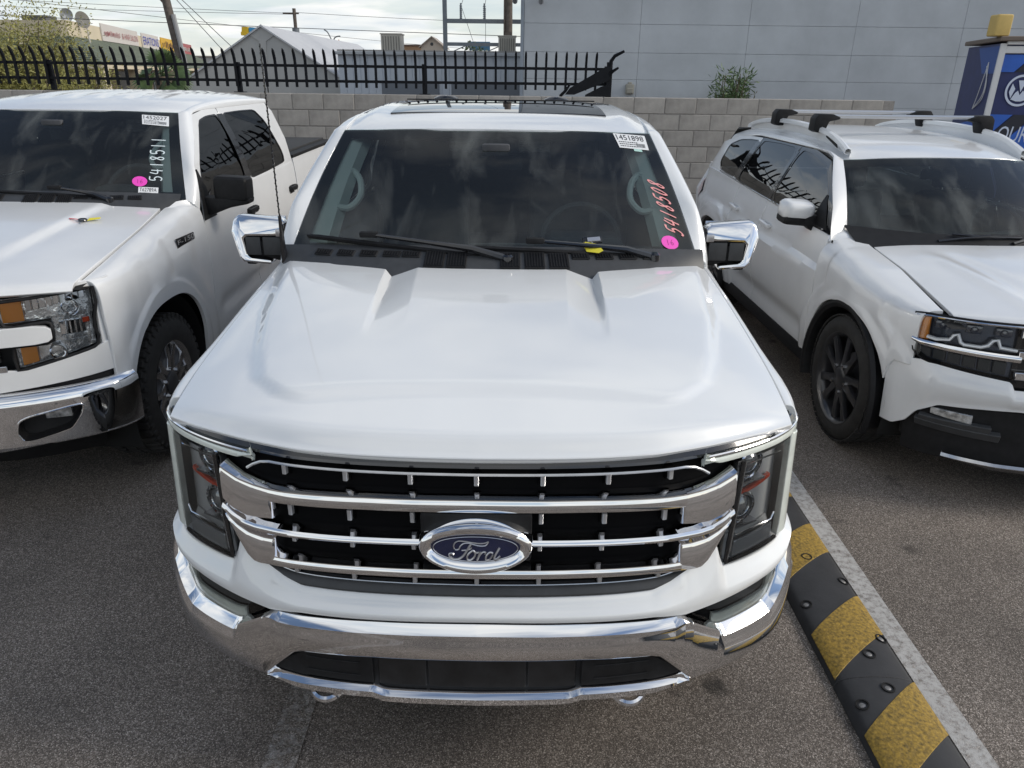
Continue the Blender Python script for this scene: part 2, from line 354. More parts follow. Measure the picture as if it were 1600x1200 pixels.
# ------------------------------------------------------------------ block wall with iron fence
WY = 8.5
bw = thing('block_wall', 'grey concrete block wall behind the parked vehicles', 'wall', (0, WY, 0))
m_blk = [mat('concrete_block_%s' % n, c, .9, var=.22, vscale=5, vdetail=8, bump=.6, bscale=110, bdist=.004) for n, c in (('a', (.36, .335, .305)), ('b', (.335, .312, .285)), ('c', (.38, .355, .325)))]
m_mor = mat('mortar', (.30, .28, .26), .95, var=.15, vscale=30)
X0, X1 = -8.0, 4.95
mk('mortar_core', box(((X0+X1)/2, .10, .925), (X1-X0-.02, .175, 1.85)), m_mor, bw)
blk = box((0, 0, 0), (.391, .19, .191), .006, 1); proto = {}
low = []
for r in range(-1, 9):
    z = 1.86-.1-.2*(8-r)
    for c in range(34):
        x = X0+.2+.4*c+(.2 if r % 2 else 0)
        if x > X1-.1: continue
        if z < .3 or x < -7.3: low.append(xf(blk, (x, .10+rng.uniform(-.002, .002), z))); continue
        i = rng.choice((0, 0, 1, 2)); pos = (x, .10+rng.uniform(-.003, .003), z)
        if i not in proto: proto[i] = o = mk('block', blk, m_blk[i], bw); o.location = pos
        else: dup(proto[i], bw, pos)
mk('lower_blocks', join(*low), m_blk[0], bw, kind='stuff')

m_iron = mat('black_iron', (.009, .010, .013), .55, var=.3, vscale=14, spec=.2)
fc = thing('iron_fence', 'black iron picket fence with curved tips on top of the block wall', 'fence', (0, WY+.10, 1.86))
def picket_shape():
    pts = [(0, 0, .07), (0, 0, .34)]
    for k in range(1, 7): a = k/6*R(42); pts.append((0, -.26*(1-math.cos(a))*1.15, .34+.26*math.sin(a)*1.05))
    return tube(pts, [.021]*(len(pts)-2)+[.018, .004], 4)
pk = None
for i in range(68):
    x = -7.35+.128*i
    if x > 1.2: break
    if pk is None: pk = mk('picket', picket_shape(), m_iron, fc); o = pk
    else: o = dup(pk, fc)
    o.location = (x, 0, 0); o.rotation_euler = (rng.uniform(-.02, .02), rng.uniform(-.008, .008), math.pi/4*0)
for z in (.145, .325): mk('rail', box((-3.1, .018, z), (8.7, .03, .034), .003, 1), m_iron, fc)
for x in (-5.92, -3.50, -1.10, 1.24):
    p = mk('post', join(box((x, .05, .18), (.058, .058, .36), .004, 1), box((x, .05, .004), (.14, .1, .008))), m_iron, fc)
# fan-shaped security end at the corner of the fence
wing = thing('fence_wing', 'black sheet-metal wing closing the right end of the iron fence', 'fence', (1.27, WY+.10, 1.86))
mk('plate', prism([(.02, .20), (.02, .34), (-.02, .37), (-.50, .10), (-.56, .02), (-.44, .02)], -.05, -.035, 1), m_iron, wing)
mk('plate', prism([(.02, .0), (.02, .15), (-.10, .12), (-.30, .02), (-.30, 0)], -.05, -.035, 1), m_iron, wing)
mk('end_post', box((0, 0, .2), (.07, .07, .42), .004, 1), m_iron, wing)
mk('prong', tube([(.0, -.02, .30), (.01, -.04, .42), (.05, -.07, .48), (.16, -.11, .535)], [.024, .024, .022, .016], 6), m_iron, wing)
mk('prong', tube([(.0, -.02, .22), (.02, -.05, .29), (.10, -.10, .345)], [.024, .022, .014], 6), m_iron, wing)
mk('prong', tube([(-.62, -.02, 0), (-.56, -.05, .06), (-.50, -.07, .14)], [.02, .02, .012], 6), m_iron, wing)
# ------------------------------------------------------------------ pickup trucks: shared cab, sides, wheels
# local frame of a vehicle: front at y=0, rear along +y, x to the viewer's right, z up
XSf = hm([.28, .40, .52, .75, .95, 1.08, 1.20, 1.30, 1.36], [.93, .955, .972, .985, .991, .990, .984, .975, .965])
def XG(z): t_ = np.clip((np.asarray(z)-1.34)/.49, 0, 1.1); return .965-.165*t_**1.55
def arch_z(y, y0, z0, Rr, sill):
    d = np.abs(np.asarray(y)-y0); return np.where(d < Rr, np.maximum(sill, z0+Rr*np.clip(1-(d/Rr)**2.5, 0, 1)**(1/2.5)*1.0), sill)
WHEEL_Y = (.93, 4.62); WZ = .41; AR = .505
def arch_all(y, sill=.40):
    return np.maximum(arch_z(y, WHEEL_Y[0], WZ, AR, sill), arch_z(y, WHEEL_Y[1], WZ, AR, sill))
def side_x(y, z):
    x = XSf(z)
    for wy in WHEEL_Y:
        r = np.hypot((y-wy), (z-WZ)*1.0); x = x+.024*(1-sm(.585, .615, r))+.012*(1-sm(.70, .80, r))*sm(.58, .62, r)
    return x-.02*np.exp(-((z-.62)/.05)**2)*sm(1.7, 1.9, y)*(1-sm(3.7, 3.9, y))
def side_panel(ya, yb, top, n=40, m=14, ridge=None, round_top=None):
    """panel of the body side between sill/arch and the curve top(y); round_top=(xt(y), zm): rolls over to x=xt at the top"""
    ys = np.linspace(ya, yb, n); P = np.zeros((n, m, 3))
    for i, y in enumerate(ys):
        zb = float(arch_all(y)); zt = float(top(y))
        if round_top is None:
            zs = np.linspace(zb, zt, m); xs = side_x(y, zs)
        else:
            xt = float(round_top[0](y)); zm = min(max(float(round_top[1](y)), zb+.01), zt-.03); k = m//2
            z1 = np.linspace(zb, zm, k, endpoint=False); x1 = side_x(y, z1)
            th = np.linspace(0, math.pi/2, m-k); sh = .99-float(PLX(y)) if y < .62 else 0; xm = float(side_x(y, zm))-sh; x1 = x1-sh
            bx_ = max(1-float(sm(.5, .9, y)), .8*float(sm(1.25, 1.6, y))); z2 = zm+(zt-zm)*np.sin(th)**(.85-.35*bx_); x2 = xt+(xm-xt)*np.cos(th)**(.85-.2*bx_)
            zs = np.concatenate([z1, z2]); xs = np.concatenate([x1, x2])
        P[i] = np.stack([xs, np.full(m, y), zs], 1)
    return P
PXs = [0, .15, .3, .5, .6, .7, .8, .88, .94, .97, .983, .988, .99]
PYs = [.05, .053, .062, .092, .125, .168, .225, .285, .35, .41, .50, .62, .9]
PLX = li(PYs, PXs)
def quad_pts(*c): return [np.array(p, float) for p in c]
FW_IN = [(1.71, 1.235), (1.85, 1.52), (2.235, 1.790), (2.42, 1.812), (2.645, 1.815), (2.655, 1.340), (2.16, 1.332), (2.02, 1.26)]
FW_OUT = [(1.668, 1.20), (1.79, 1.54), (2.19, 1.828), (2.42, 1.850), (2.685, 1.852), (2.685, 1.325), (2.17, 1.318), (2.05, 1.20)]
RW_IN = [(2.722, 1.342), (2.722, 1.815), (3.10, 1.818), (3.52, 1.812), (3.64, 1.72), (3.76, 1.43), (3.74, 1.365), (3.2, 1.348)]
RW_OUT = [(2.692, 1.325), (2.692, 1.85), (3.10, 1.855), (3.90, 1.853), (3.985, 1.78), (3.985, 1.55), (3.985, 1.34), (3.2, 1.33)]
BELT = li([1.6, 1.66, 2.03, 2.2, 2.7, 4.0], [1.20, 1.20, 1.20, 1.315, 1.323, 1.34])
def ws_pt(u, v):
    """windshield surface: u -1..1 across, v 0..1 bottom to top"""
    u = np.asarray(u, float); v = np.asarray(v, float)
    xb, yb, zb = u*.905, 1.475+.15*u*u, 1.388-.035*u*u
    xt, yt, zt = u*.735, 2.06+.075*u*u, 1.856-.012*u*u
    bul = .022*np.sin(np.pi*v)
    return np.stack([xb+(xt-xb)*v, yb+(yt-yb)*v-bul*.55, zb+(zt-zb)*v+bul], -1)
def ws_patch(u0, u1, v0, v1, off=0, n=12, m=8):
    uu, vv = np.meshgrid(np.linspace(u0, u1, n), np.linspace(v0, v1, m), indexing='ij'); P = ws_pt(uu, vv)
    return P+np.array([0, -.66, .75])*off
RZ = hm([2.05, 2.2, 2.4, 2.7, 3.1, 3.6, 3.97], [1.857, 1.892, 1.922, 1.943, 1.951, 1.945, 1.925])
def wheel(parent, x, y, k, style, rad=.405, w=.275, steer=0):
    wt = bpy.data.objects.new('wheel', None); COL.objects.link(wt); wt.parent = parent; wt.location = (x, y, rad); wt.rotation_euler = (0, 0, steer)
    rr = rad*.71 if style != 'at' else rad*.60
    pr = [(rr, -w/2+.01), (rr+.03, -w/2-.002), (rad-.05, -w/2-.004), (rad-.018, -w/2+.012), (rad-.004, -w/2+.03), (rad, 0), (rad-.004, w/2-.03), (rad-.018, w/2-.012), (rad-.05, w/2+.004), (rr+.03, w/2+.002), (rr, w/2-.01)]
    ty = lathe(pr, 64, 'x')
    blocks = []
    if style == 'at':
        for i in range(44):
            a = 2*math.pi*i/44
            for j, (xo, ww, da) in enumerate(((-.108, .05, 0), (-.04, .055, .5), (.025, .05, .1), (.092, .07, .6))):
                blocks.append(xf(box((xo, 0, rad-.004), (ww, .036, .022), .004, 1), rot=(a+da*2*math.pi/44, 0, 0)))
            blocks.append(xf(box((.128*k, 0, rad-.035), (.018, .026, .045), .004, 1), rot=(a, 0, 0)))
    else:
        for i in range(60):
            a = 2*math.pi*i/60
            for xo, ww in ((-.10, .06), (-.035, .05), (.035, .05), (.10, .06)): blocks.append(xf(box((xo*w/.275, 0, rad-.002), (ww*w/.275, .034, .010), .002, 1), rot=(a, 0, 0)))
    mk('tyre', join(ty, *blocks), rubber, wt)
    s = 1 if k > 0 else -1; hx = w/2
    barrel = lathe([(rr+.006, -hx+.01), (rr-.012, -hx+.03), (rr-.03, 0), (rr-.02, hx-.04), (rr-.004, hx-.012), (rr+.008, hx-.004), (rr+.006, hx-.016)], 56, 'x')
    rim = mk('rim', side(barrel, s), rimsil if style == 'at' else rimdark, wt)
    mk('disc_brake', side(join(lathe([(.02, hx-.13), (.16, hx-.13), (.16, hx-.115), (.02, hx-.115)], 32, 'x')), s), rimgrey, wt)
    ns = 6 if style == 'at' else 5
    sp = []; sp2 = []
    for i in range(ns):
        a = 2*math.pi*(i+.25)/ns
        if style == 'at':
            pl = [(-.05, .055), (-.078, rr*.55), (-.085, rr-.012), (-.048, rr-.004), (-.036, rr*.6), (-.0, .10), (.036, rr*.6), (.048, rr-.004), (.085, rr-.012), (.078, rr*.55), (.05, .055)]
            sp.append(xf(prism(pl, hx-.055, hx-.026, 0, .004), rot=(a, 0, 0)))
            sp2.append(xf(prism([(-.048, .08), (-.046, rr-.01), (.046, rr-.01), (.048, .08)], hx-.062, hx-.042, 0), rot=(a, 0, 0)))
        else:
            pl = [(-.045, .05), (-.075, rr*.6), (-.11, rr-.008), (-.055, rr-.002), (-.03, rr*.6), (.0, rr*.42), (.02, rr*.6), (.03, rr-.002), (.085, rr-.01), (.055, rr*.55), (.04, .05)]
            sp.append(xf(prism(pl, hx-.05, hx-.024, 0, .004), rot=(a, 0, 0)))
    first = None
    for i in range(ns):
        a = 2*math.pi*(i+.25)/ns
        if first is None:
            first = mk('spoke', side(xf(sp[0], rot=(-a, 0, 0)), s), rimsil if style == 'at' else rimdark, wt); o = first
            pock = mk('spoke_pocket', side(xf(sp2[0], rot=(-a, 0, 0)), s), rimgrey, wt) if sp2 else None; q = pock
            nut = mk('lug_nut', side(lathe([(.012, hx-.03), (.012, hx-.012), (.0005, hx-.010)], 6, 'x'), s), chrome_dull, wt); u = nut
        else:
            o = dup(first, wt); q = dup(pock, wt) if pock else None; u = dup(nut, wt)
        o.rotation_euler = (a, 0, 0)
        if q: q.rotation_euler = (a, 0, 0)
        u.location = (0, .088*math.cos(a+.4), .088*math.sin(a+.4))
    mk('hub_cap', side(join(lathe([(.07, hx-.06), (.068, hx-.022), (.055, hx-.014), (.0005, hx-.012)], 24, 'x')), s), rimgrey if style == 'at' else rimdark, wt)
    return wt
def seat(parent, x, y, w=.5):
    mk('seat', join(box((x, y, .95), (w, .50, .20), .05, 3), xf(box((0, 0, 0), (w, .16, .66), .06, 3), (x, y+.30, 1.28), (R(-14), 0, 0)), xf(box((0, 0, 0), (.27, .10, .18), .045, 3), (x, y+.40, 1.68), (R(-10), 0, 0)), tube([(x-.06, y+.37, 1.55), (x-.06, y+.39, 1.64)], .008, 6), tube([(x+.06, y+.37, 1.55), (x+.06, y+.39, 1.64)], .008, 6)), interior, parent)
def build_pickup(root, pm, roof_style, tyre_style, wiper_spec, cw_w=.93):
    S = (1, -1)
    # roof
    n, m = 41, 44; us = np.linspace(-1, 1, n); ts = np.linspace(0, 1, m)**1.25; P = np.zeros((n, m, 3))
    for i, u in enumerate(us):
        y0 = 2.063+.075*u*u; ys = y0+(3.97-y0)*ts; x = u*.742
        z = RZ(ys-.075*u*u*(1-ts))-.012*u*u-.030*np.abs(u)**6
        if roof_style == 'ribs':
            for c in (-.5, -.25, 0, .25, .5): z = z+.009*np.exp(-((u-c)/.035)**2)*sm(2.25, 2.5, ys)
        else: z = z+.012*np.exp(-((abs(u)-.88)/.06)**2)*sm(2.2, 2.45, ys)
        # visor edge: outer thirds of the roof edge sit a little higher than the middle
        P[i] = np.stack([np.full(m, x), ys-.012*(1-sm(.36, .5, abs(u)))*(1-ts)**4, z], 1)
    mk('roof', G(flange(P, .03)), pm, root)
    if roof_style == 'glass':
        uu = np.linspace(-.74, .74, 30); P = np.array([[(u*.742, y, float(RZ(y))-.012*u*u-.030*abs(u)**6+.0025) for y in np.linspace(2.36+.05*u*u, 3.55, 24)] for u in uu])
        sr = mk('sunroof', G(flange(P, .006)), roofglass, root)
        mk('sunroof_crossbar', box((0, 2.98, 1.9605), (1.09, .022, .006)), black, sr)
    for k in S:
        # A pillar and roof rail: white strip from the windshield edge to the door frame
        vs = np.linspace(0, 1, 26); inn = ws_pt(np.ones(26)*1.004, vs)
        zo = np.interp(vs, [0, .38, .72, 1.0], [1.285, 1.54, 1.715, 1.829]); yo = np.interp(vs, [0, .38, .72, 1.0], [1.662, 1.787, 2.03, 2.188])
        out = np.stack([np.where(zo > 1.345, XG(zo), .967)+.002, yo, zo], 1)
        ysr = np.linspace(2.22, 3.98, 22); ir = np.stack([np.full(22, .7445), ysr, RZ(ysr)-.0425], 1); orr = np.stack([np.full(22, float(XG(1.851))+.003), ysr+.03, 1.853+0*ysr], 1); orr[:3, 2] -= (.014, .006, .002)
        A = np.concatenate([inn, ir]); B = np.concatenate([out, orr]); P = []
        for t_ in np.linspace(0, 1, 7):
            q = A*(1-t_)+B*t_; bul = np.sin(np.pi*t_)*.016; q = q+np.stack([np.full(len(q), .7*bul), np.concatenate([np.full(26, -.6*bul), np.zeros(22)]), np.full(len(q), .55*bul)], 1); P.append(q)
        mk('pillar', side(G(flange(np.array(P).transpose(1, 0, 2), .02, -1), flip=True), k), pm, root)
        # doors: lower skin, window frame, glass, handle
        for (ya, yb, wi, wo_, nm, hy) in ((1.671, 2.682, FW_IN, FW_OUT, 'front', 2.60), (2.696, 3.985, RW_IN, RW_OUT, 'rear', 3.80)):
            d = mk('door', side(G(flange(side_panel(ya, yb, BELT, 40, 22), .02)), k), pm, root)
            li_, lo_ = chaikin(wi, 2, .13), chaikin(wo_, 2, .02)
            f3 = lambda y, z: (float(XG(z)) if z > 1.34 else float(XSf(z)), y, z)
            mk('window_frame', side(ringfill(lo_, li_, f3, 4), k), pm, d)
            c = li_.mean(0); li2 = c+(li_-c)*.965
            mk('window_seal', side(join(ringfill(li_+0, li2, lambda y, z: (f3(y, z)[0]+.001, y, z), 1), ringfill(li_, li_*1.0, lambda y, z: (f3(y, z)[0]-.02, y, z), 1)), k), blackg, d)
            mk('liner', side(join(ringfill(lo_, li_, lambda y, z: (f3(y, z)[0]-.028, y, z), 1), G(np.array([[(float(XSf(z))-.05, y, z) for z in (.8, BELT(ya+.4))] for y in (ya, yb)]))), k), trimdark, d)
            mk('window', side(discfill(li2, lambda y, z: (f3(y, z)[0]-.004, y, z), 6), k), tint, d)
            hx = float(side_x(hy, 1.12))
            mk('handle', side(join(box((hx+.024, hy, 1.135), (.022, .20, .034), .010, 2), box((hx+.010, hy-.08, 1.13), (.03, .035, .045), .006, 1), box((hx+.010, hy+.08, 1.13), (.03, .045, .05), .006, 1), box((hx-.004, hy, 1.12), (.012, .15, .075), .005, 1)), k), black, d)
        mk('door_pillar_cover', side(G(np.array([[(float(XG(z))+.003, y, z) for z in np.linspace(1.345, 1.812, 10)] for y in (2.628, 2.69, 2.750)]), flip=False), k), blackg, root)
        for sy in (1.665, 2.689, 4.002): mk('door_jamb', side(G(np.array([[(float(side_x(y, z))-.022, y, z) for z in np.linspace(.42, 1.32 if sy > 2 else 1.19, 14)] for y in (sy-.03, sy+.03)])), k), dark, root)
        # bed side
        bt = li([4.0, 5.9], [1.372, 1.385])
        mk('bed_side', side(G(flange(side_panel(4.02, 5.80, bt, 60, 20), .03)), k), pm, root)
        mk('bed_rail', side(box((.91, 4.91, 1.385), (.12, 1.80, .032), .008, 2), k), black, root)
        mk('rocker', side(box((.88, 2.8, .40), (.16, 2.6, .10), .02, 2), k), black, root)
        mk('tail_lamp', side(box((.93, 5.82, 1.10), (.12, .09, .42), .03, 3), k), tailred, root)
        for wy in WHEEL_Y:
            # wheel well
            a = np.linspace(-.35, math.pi+.35, 24); P = np.array([[(x, wy+.515*math.cos(t_), WZ+.515*math.sin(t_)) for t_ in a] for x in (.50, .965)])
            mk('wheel_well', side(G(P), k), dark, root)
            wheel(root, .835*k, wy, k, tyre_style, .405 if tyre_style == 'at' else .40)
    mk('back_panel', join(box((0, 3.96, 1.10), (1.86, .04, .50)), prism([(-.79, 1.80), (.79, 1.80), (.785, 1.85), (.74, 1.885), (.4, 1.912), (-.4, 1.912), (-.74, 1.885), (-.785, 1.85)], 3.94, 3.975, 1)), pm, root)
    mk('rear_window', G(np.array([[(x, 3.965, z) for z in (1.35, 1.80)] for x in (.695, -.695)])), tint, root)
    for k in S:
        mk('rear_pillar', side(prism([(.69, 1.335), (.958, 1.335), (.955, 1.36), (.792, 1.845), (.66, 1.845)], 3.945, 3.98, 1), k), pm, root)
        mk('rear_pillar_liner', side(prism([(.68, 1.20), (.95, 1.20), (.94, 1.36), (.78, 1.84), (.64, 1.84)], 3.91, 3.935, 1), k), trimdark, root)
    mk('tailgate', box((0, 5.82, 1.03), (1.72, .07, .70), .02, 2), pm, root)
    mk('bed_cover', box((0, 4.90, 1.405), (1.74, 1.78, .03), .008, 2), mat('tonneau_vinyl', (.03, .03, .03), .7, var=.2, vscale=20), root)
    mk('underbody', join(box((0, 2.9, .47), (1.5, 5.2, .22)), box((0, 2.65, .60), (1.82, 1.95, .30)), box((0, 5.35, .66), (1.8, .8, .40)), box((0, .55, .75), (1.0, .5, .6))), dark, root)
    mk('rear_bumper', box((0, 5.90, .62), (1.9, .12, .22), .04, 2), chrome, root)
    # windshield and its black edge band
    ws = mk('windshield', G(ws_patch(-1, 1, 0, 1, 0, 36, 20)), glass, root)
    mk('edge_band', join(G(ws_patch(-1, 1, 0, .075, -.004, 30, 4)), G(ws_patch(-1, 1, .915, 1, -.004, 30, 4)), G(ws_patch(-1, -.925, .075, .915, -.004, 4, 16)), G(ws_patch(.925, 1, .075, .915, -.004, 4, 16)), G(ws_patch(-.14, .14, .78, .915, -.006, 6, 6))), frit, ws)
    # interior
    P = []
    for u in np.linspace(-1, 1, 31):
        w_ = .86; hump = .055*np.exp(-((u*w_-.42)/.20)**2)+.015*np.exp(-((u*w_)/.16)**2); row = []
        for t_, zz_, hh in ((0, 1.335, 0), (.15, 1.33, 0), (.45, 1.325, .5), (.75, 1.335, 1), (.95, 1.32, .8), (1.0, 1.26, .2), (1.02, 1.0, 0), (.98, .8, 0)): row.append((u*w_, 1.52+.13*u*u+.50*t_, zz_+hump*hh-.035*u*u))
        P.append(row)
    mk('dashboard', G(np.array(P)), dashm, root)
    mk('instrument_hood', xf(prism([(-.2, 0), (.2, 0), (.16, .055), (-.16, .055)], 0, .16, 1, .012), (.42, 1.82, 1.345)), interior, root)
    for x in (-.42, .42): seat(root, x, 2.35)
    mk('rear_bench', join(box((0, 3.35, .98), (1.5, .5, .2), .05, 2), xf(box((0, 0, 0), (1.5, .15, .62), .05, 2), (0, 3.66, 1.30), (R(-12), 0, 0)), *[box((x, 3.72, 1.66), (.26, .09, .17), .04, 2) for x in (-.5, .5)]), interior, root)
    a = np.linspace(0, 2*math.pi, 40, endpoint=False); tl = R(28)
    mk('steering_wheel', join(tube([(.42+.19*math.cos(t_), 2.03+.19*math.sin(t_)*math.sin(tl), 1.335+.19*math.sin(t_)*math.cos(tl)) for t_ in a], .016, 8, closed=True), box((.42, 2.02, 1.325), (.15, .05, .13), .02, 2), bar((.25, 2.03, 1.335), (.59, 2.03, 1.335), .03, .02), tube([(.42, 2.0, 1.32), (.42, 1.82, 1.26)], .035, 10)), interior, root)
    mk('rear_view_mirror', join(xf(box((0, 0, 0), (.25, .035, .075), .016, 3), (0, 2.13, 1.70)), tube([(0, 2.10, 1.73), (0, 1.995, 1.775)], .012, 8), box((0, 1.96, 1.775), (.13, .06, .05), .012, 2)), interior, root)
    mk('headliner', G(np.array([[(x, y, float(RZ(y))-.075-.02*(x/.7)**2) for y in np.linspace(2.16, 3.9, 14)] for x in np.linspace(-.72, .72, 12)]), flip=True), mat('headliner_cloth', (.10, .105, .105), .9), root)
    mk('cab_floor', box((0, 2.85, .78), (1.75, 2.3, .05)), interior, root)
    for x in (-.36, .36): mk('sun_visor', xf(box((0, 0, 0), (.46, .17, .022), .01, 2), (x, 2.19, 1.815), (R(-12), 0, 0)), mat('visor_cloth', (.16, .165, .165), .9), root)
    for k in S:
        P = []
        for v in np.linspace(.03, .97, 18):
            q = ws_pt(np.array([.925, .86]), np.array([v, v])); e0 = q[0]; e1 = q[1]; wd = .05+.05*(1-v)
            P.append([e0+np.array([.012, .008, -.010]), e0+np.array([-.02, .018, -.012]), e0+np.array([-.045-.03*(1-v), .030, -.016]), e0+np.array([-.075-.03*(1-v), .075, -.030]), e0+np.array([-.06, .16, -.05])])
        pt = mk('pillar_trim', side(G(np.array(P)), k), trimgrey, root)
        g0, g1 = ws_pt(.86, .36)+np.array([0, .045, -.028]), ws_pt(.865, .64)+np.array([0, .045, -.028])
        pts = spline([g0, g0+np.array([-.055, .01, -.006]), g0*.7+g1*.3+np.array([-.088, .012, .0]), g0*.25+g1*.75+np.array([-.062, .012, .0]), g1+np.array([-.02, .01, 0]), g1], 5)
        mk('grab_handle', side(tube(pts, .0155, 8), k), trimgrey, pt)
    # cowl with vent slots, wipers
    P = []
    for u in np.linspace(-1, 1, 41):
        q = ws_pt(u, .0); q1 = ws_pt(u, .05)+np.array([0, -.004, .006]); row = []
        for t_ in np.linspace(0, 1, 8):
            row.append((u*cw_w, (1.30+.26*abs(u)**3)*(1-t_)+q1[1]*t_, (1.288-.012*abs(u)**3)*(1-t_)+q1[2]*t_+.012*math.sin(math.pi*t_)))
        P.append(row)
    cw = mk('cowl', G(np.array(P)), greyp, root); cowl_top = np.array(P)
    def cowl_at(u, t_):
        q1 = ws_pt(u, .05)+np.array([0, -.004, .006])
        return Vector((u*cw_w, (1.30+.26*abs(u)**3)*(1-t_)+q1[1]*t_, (1.288-.012*abs(u)**3)*(1-t_)+q1[2]*t_+.012*math.sin(math.pi*t_)))
    for u in [-.79, -.68, -.57, -.46, -.37, -.26, -.16, .08, .19, .30, .40, .51, .62, .73]:
        big = abs(u) < .34; t_ = .60 if big else .72
        p = cowl_at(u, t_); d = cowl_at(u, t_+.05)-cowl_at(u, t_-.05); d2 = cowl_at(u+.02, t_)-cowl_at(u-.02, t_)
        wv_, hv = (.085, .095) if big else (.078, .038)
        s = join(box((0, 0, .002), (wv_, hv, .006), .002, 1), *[box((-wv_/2+.008+i*.0115, 0, .006), (.004, hv-.012, .006)) for i in range(int(wv_/.0115))])
        v_ = mk('vent', xf(s, p, (math.atan2(d.z, d.y), 0, math.atan2(d2.y, d2.x))), black, cw)
    for (up, vp, ua, va, ub, vb, uc, vc) in wiper_spec:
        pv = ws_pt(up, vp)+np.array([0, -.02, .02]); a0 = ws_pt(ua, va)+np.array([0, -.030, .034]); b0 = ws_pt(ub, vb)+np.array([0, -.016, .018]); mid = ws_pt((ua+ub)/2, (va+vb)/2)
        wp = mk('wiper', join(tube([pv, pv*.75+a0*.25+np.array([0, -.01, .02]), pv*.4+a0*.6+np.array([0, -.008, .012]), a0], [.019, .015, .010, .008], 8), xf(lathe([(.026, -.01), (.026, .014), (.016, .022), (.0005, .022)], 16, 'z'), pv)), blackg, root)
        bl = []
        e1 = np.array([uc, vc])
        for t_ in np.linspace(0, 1, 15):
            uu, vv = e1[0]*(1-t_)+ub*t_, e1[1]*(1-t_)+vb*t_; bl.append(ws_pt(uu, vv)+np.array([0, -.014, .016]))
        mk('blade', join(tube(bl, [.006]+[.011]*13+[.005], 6), tube([p+np.array([0, .008, -.011]) for p in bl], .004, 4), xf(box((0, 0, 0), (.08, .03, .026), .009, 2), a0)), black, wp)
    return ws

# ------------------------------------------------------------------ the white pickup in the middle
T1 = thing('pickup_truck', 'white pickup with chrome bar grille and pink handwritten number, parked front and centre', 'pickup truck', (0, 0, 0))
W1 = build_pickup(T1, paint, 'glass', 'street', ((.07, -.05, -.60, .085, -.05, -.03, -.93, .10), (.765, -.025, .20, .055, .70, -.015, -.12, .03)))
# front chart: s runs along the plan curve of the nose, z up, d out of the surface
cl_ = np.concatenate([[0], np.cumsum(np.hypot(np.diff(PXs), np.diff(PYs)))]); _fx, _fy = hm(cl_, PXs), hm(cl_, PYs)
def CH(s, z, d=0.0, rk=.10):
    s, z, d = np.broadcast_arrays(np.asarray(s, float), np.asarray(z, float), np.asarray(d, float)); a = np.abs(s); g = np.where(s < 0, -1., 1.)
    x, y = _fx(a), _fy(a); dx, dy = _fx(a+.004)-_fx(np.maximum(a-.004, 0)), _fy(a+.004)-_fy(np.maximum(a-.004, 0)); l = np.hypot(dx, dy)
    return np.stack([g*(x+dy/l*d), y-dx/l*d+rk*(z-.75), z], -1)
def band(T, B, rows, s0, s1, n=80, rk=.10, ss=None):
    """strip of the nose between curves T(s) and B(s); rows = [(fraction from top, offset in metres below top, d)]"""
    ss = np.linspace(s0, s1, n) if ss is None else np.asarray(ss); P = []
    for s in ss:
        t_, b_ = float(T(abs(s))), float(B(abs(s))); row = []
        for r in rows:
            fr_, ab, d = r; z = t_+(b_-t_)*fr_-ab; z = max(min(z, t_), b_); row.append(CH(s, z, d(abs(s)) if callable(d) else d, rk))
        P.append(row)
    return np.array(P)
BARR = lambda d1, h: [(0, 0, -.024), (0, 0, -.002), (0, .003, .006), (0, h*.5, (d1+.012)*.62), (0, h*.9, d1-.001), (0, h*1.15, d1+.001), (.55, h*.5, d1+.002), (1, -.003, d1), (1, 0, d1-.005), (1, 0, -.024)]
# hood
hood_xt = hm([.30, .37, .8, 1.2, 1.66], [.915, .922, .938, .942, .935]); hood_zt = hm([.30, .37, .6, .8, 1.2, 1.66], [1.150, 1.160, 1.196, 1.220, 1.266, 1.318])
hood_zc = hm([.08, .12, .18, .36, .7, 1.0, 1.42, 1.7], [1.2055, 1.2085, 1.214, 1.236, 1.270, 1.300, 1.338, 1.352])
hood_yr = li([0, .30, .345, .41, .46, .66, .85, .94], [1.418, 1.418, 1.40, 1.362, 1.382, 1.455, 1.585, 1.632])
plat = li([.3, .36, .46, .65, 1.0, 1.66], [.50, .60, .69, .755, .835, .93])
def hood_z(x, y, yf):
    a = abs(x); xt = float(hood_xt(y)); q = min(a/xt, 1.0); zt, zc = float(hood_zt(y)), float(hood_zc(y))
    w = 1-q**3.0; dist = max(y-yf, 0)
    z = zt+(zc-zt)*(.75*w+.25*(1-q**8))
    z += .016*(1-float(sm(-.028, .018, a-float(plat(y)))))*float(sm(.32, .40, y+.10*a*a))
    # two tapering channels running forward from the cowl
    dep = .025*float(sm(.70, 1.34, y))+.0035*float(sm(.66, .84, y))
    xi = .272+.038*(y-.55)/.87; xo = .402+.014*(y-.77)/.6; xo2 = xo+.024
    if a <= xi: g = 0
    elif a <= xo: g = (a-xi)/(xo-xi)
    elif a <= xo2: g = 1-(a-xo)/(xo2-xo)
    else: g = 0
    g = g*float(sm(.60+.9*max(0, a-.33), .70+.9*max(0, a-.33), y))
    z -= dep*g
    # rolled front edge
    return z-(.040*math.exp(-(dist/.030)**2)+.004*math.exp(-dist/.08))*(1-.85*q**5)
us = np.unique(np.concatenate([np.linspace(-1, 1, 91)]+[s_*np.linspace(.27, .48, 34) for s_ in (1, -1)])); P = []
tv = np.concatenate([np.linspace(0, .045, 9)[:-1], np.linspace(.045, 1, 84)])
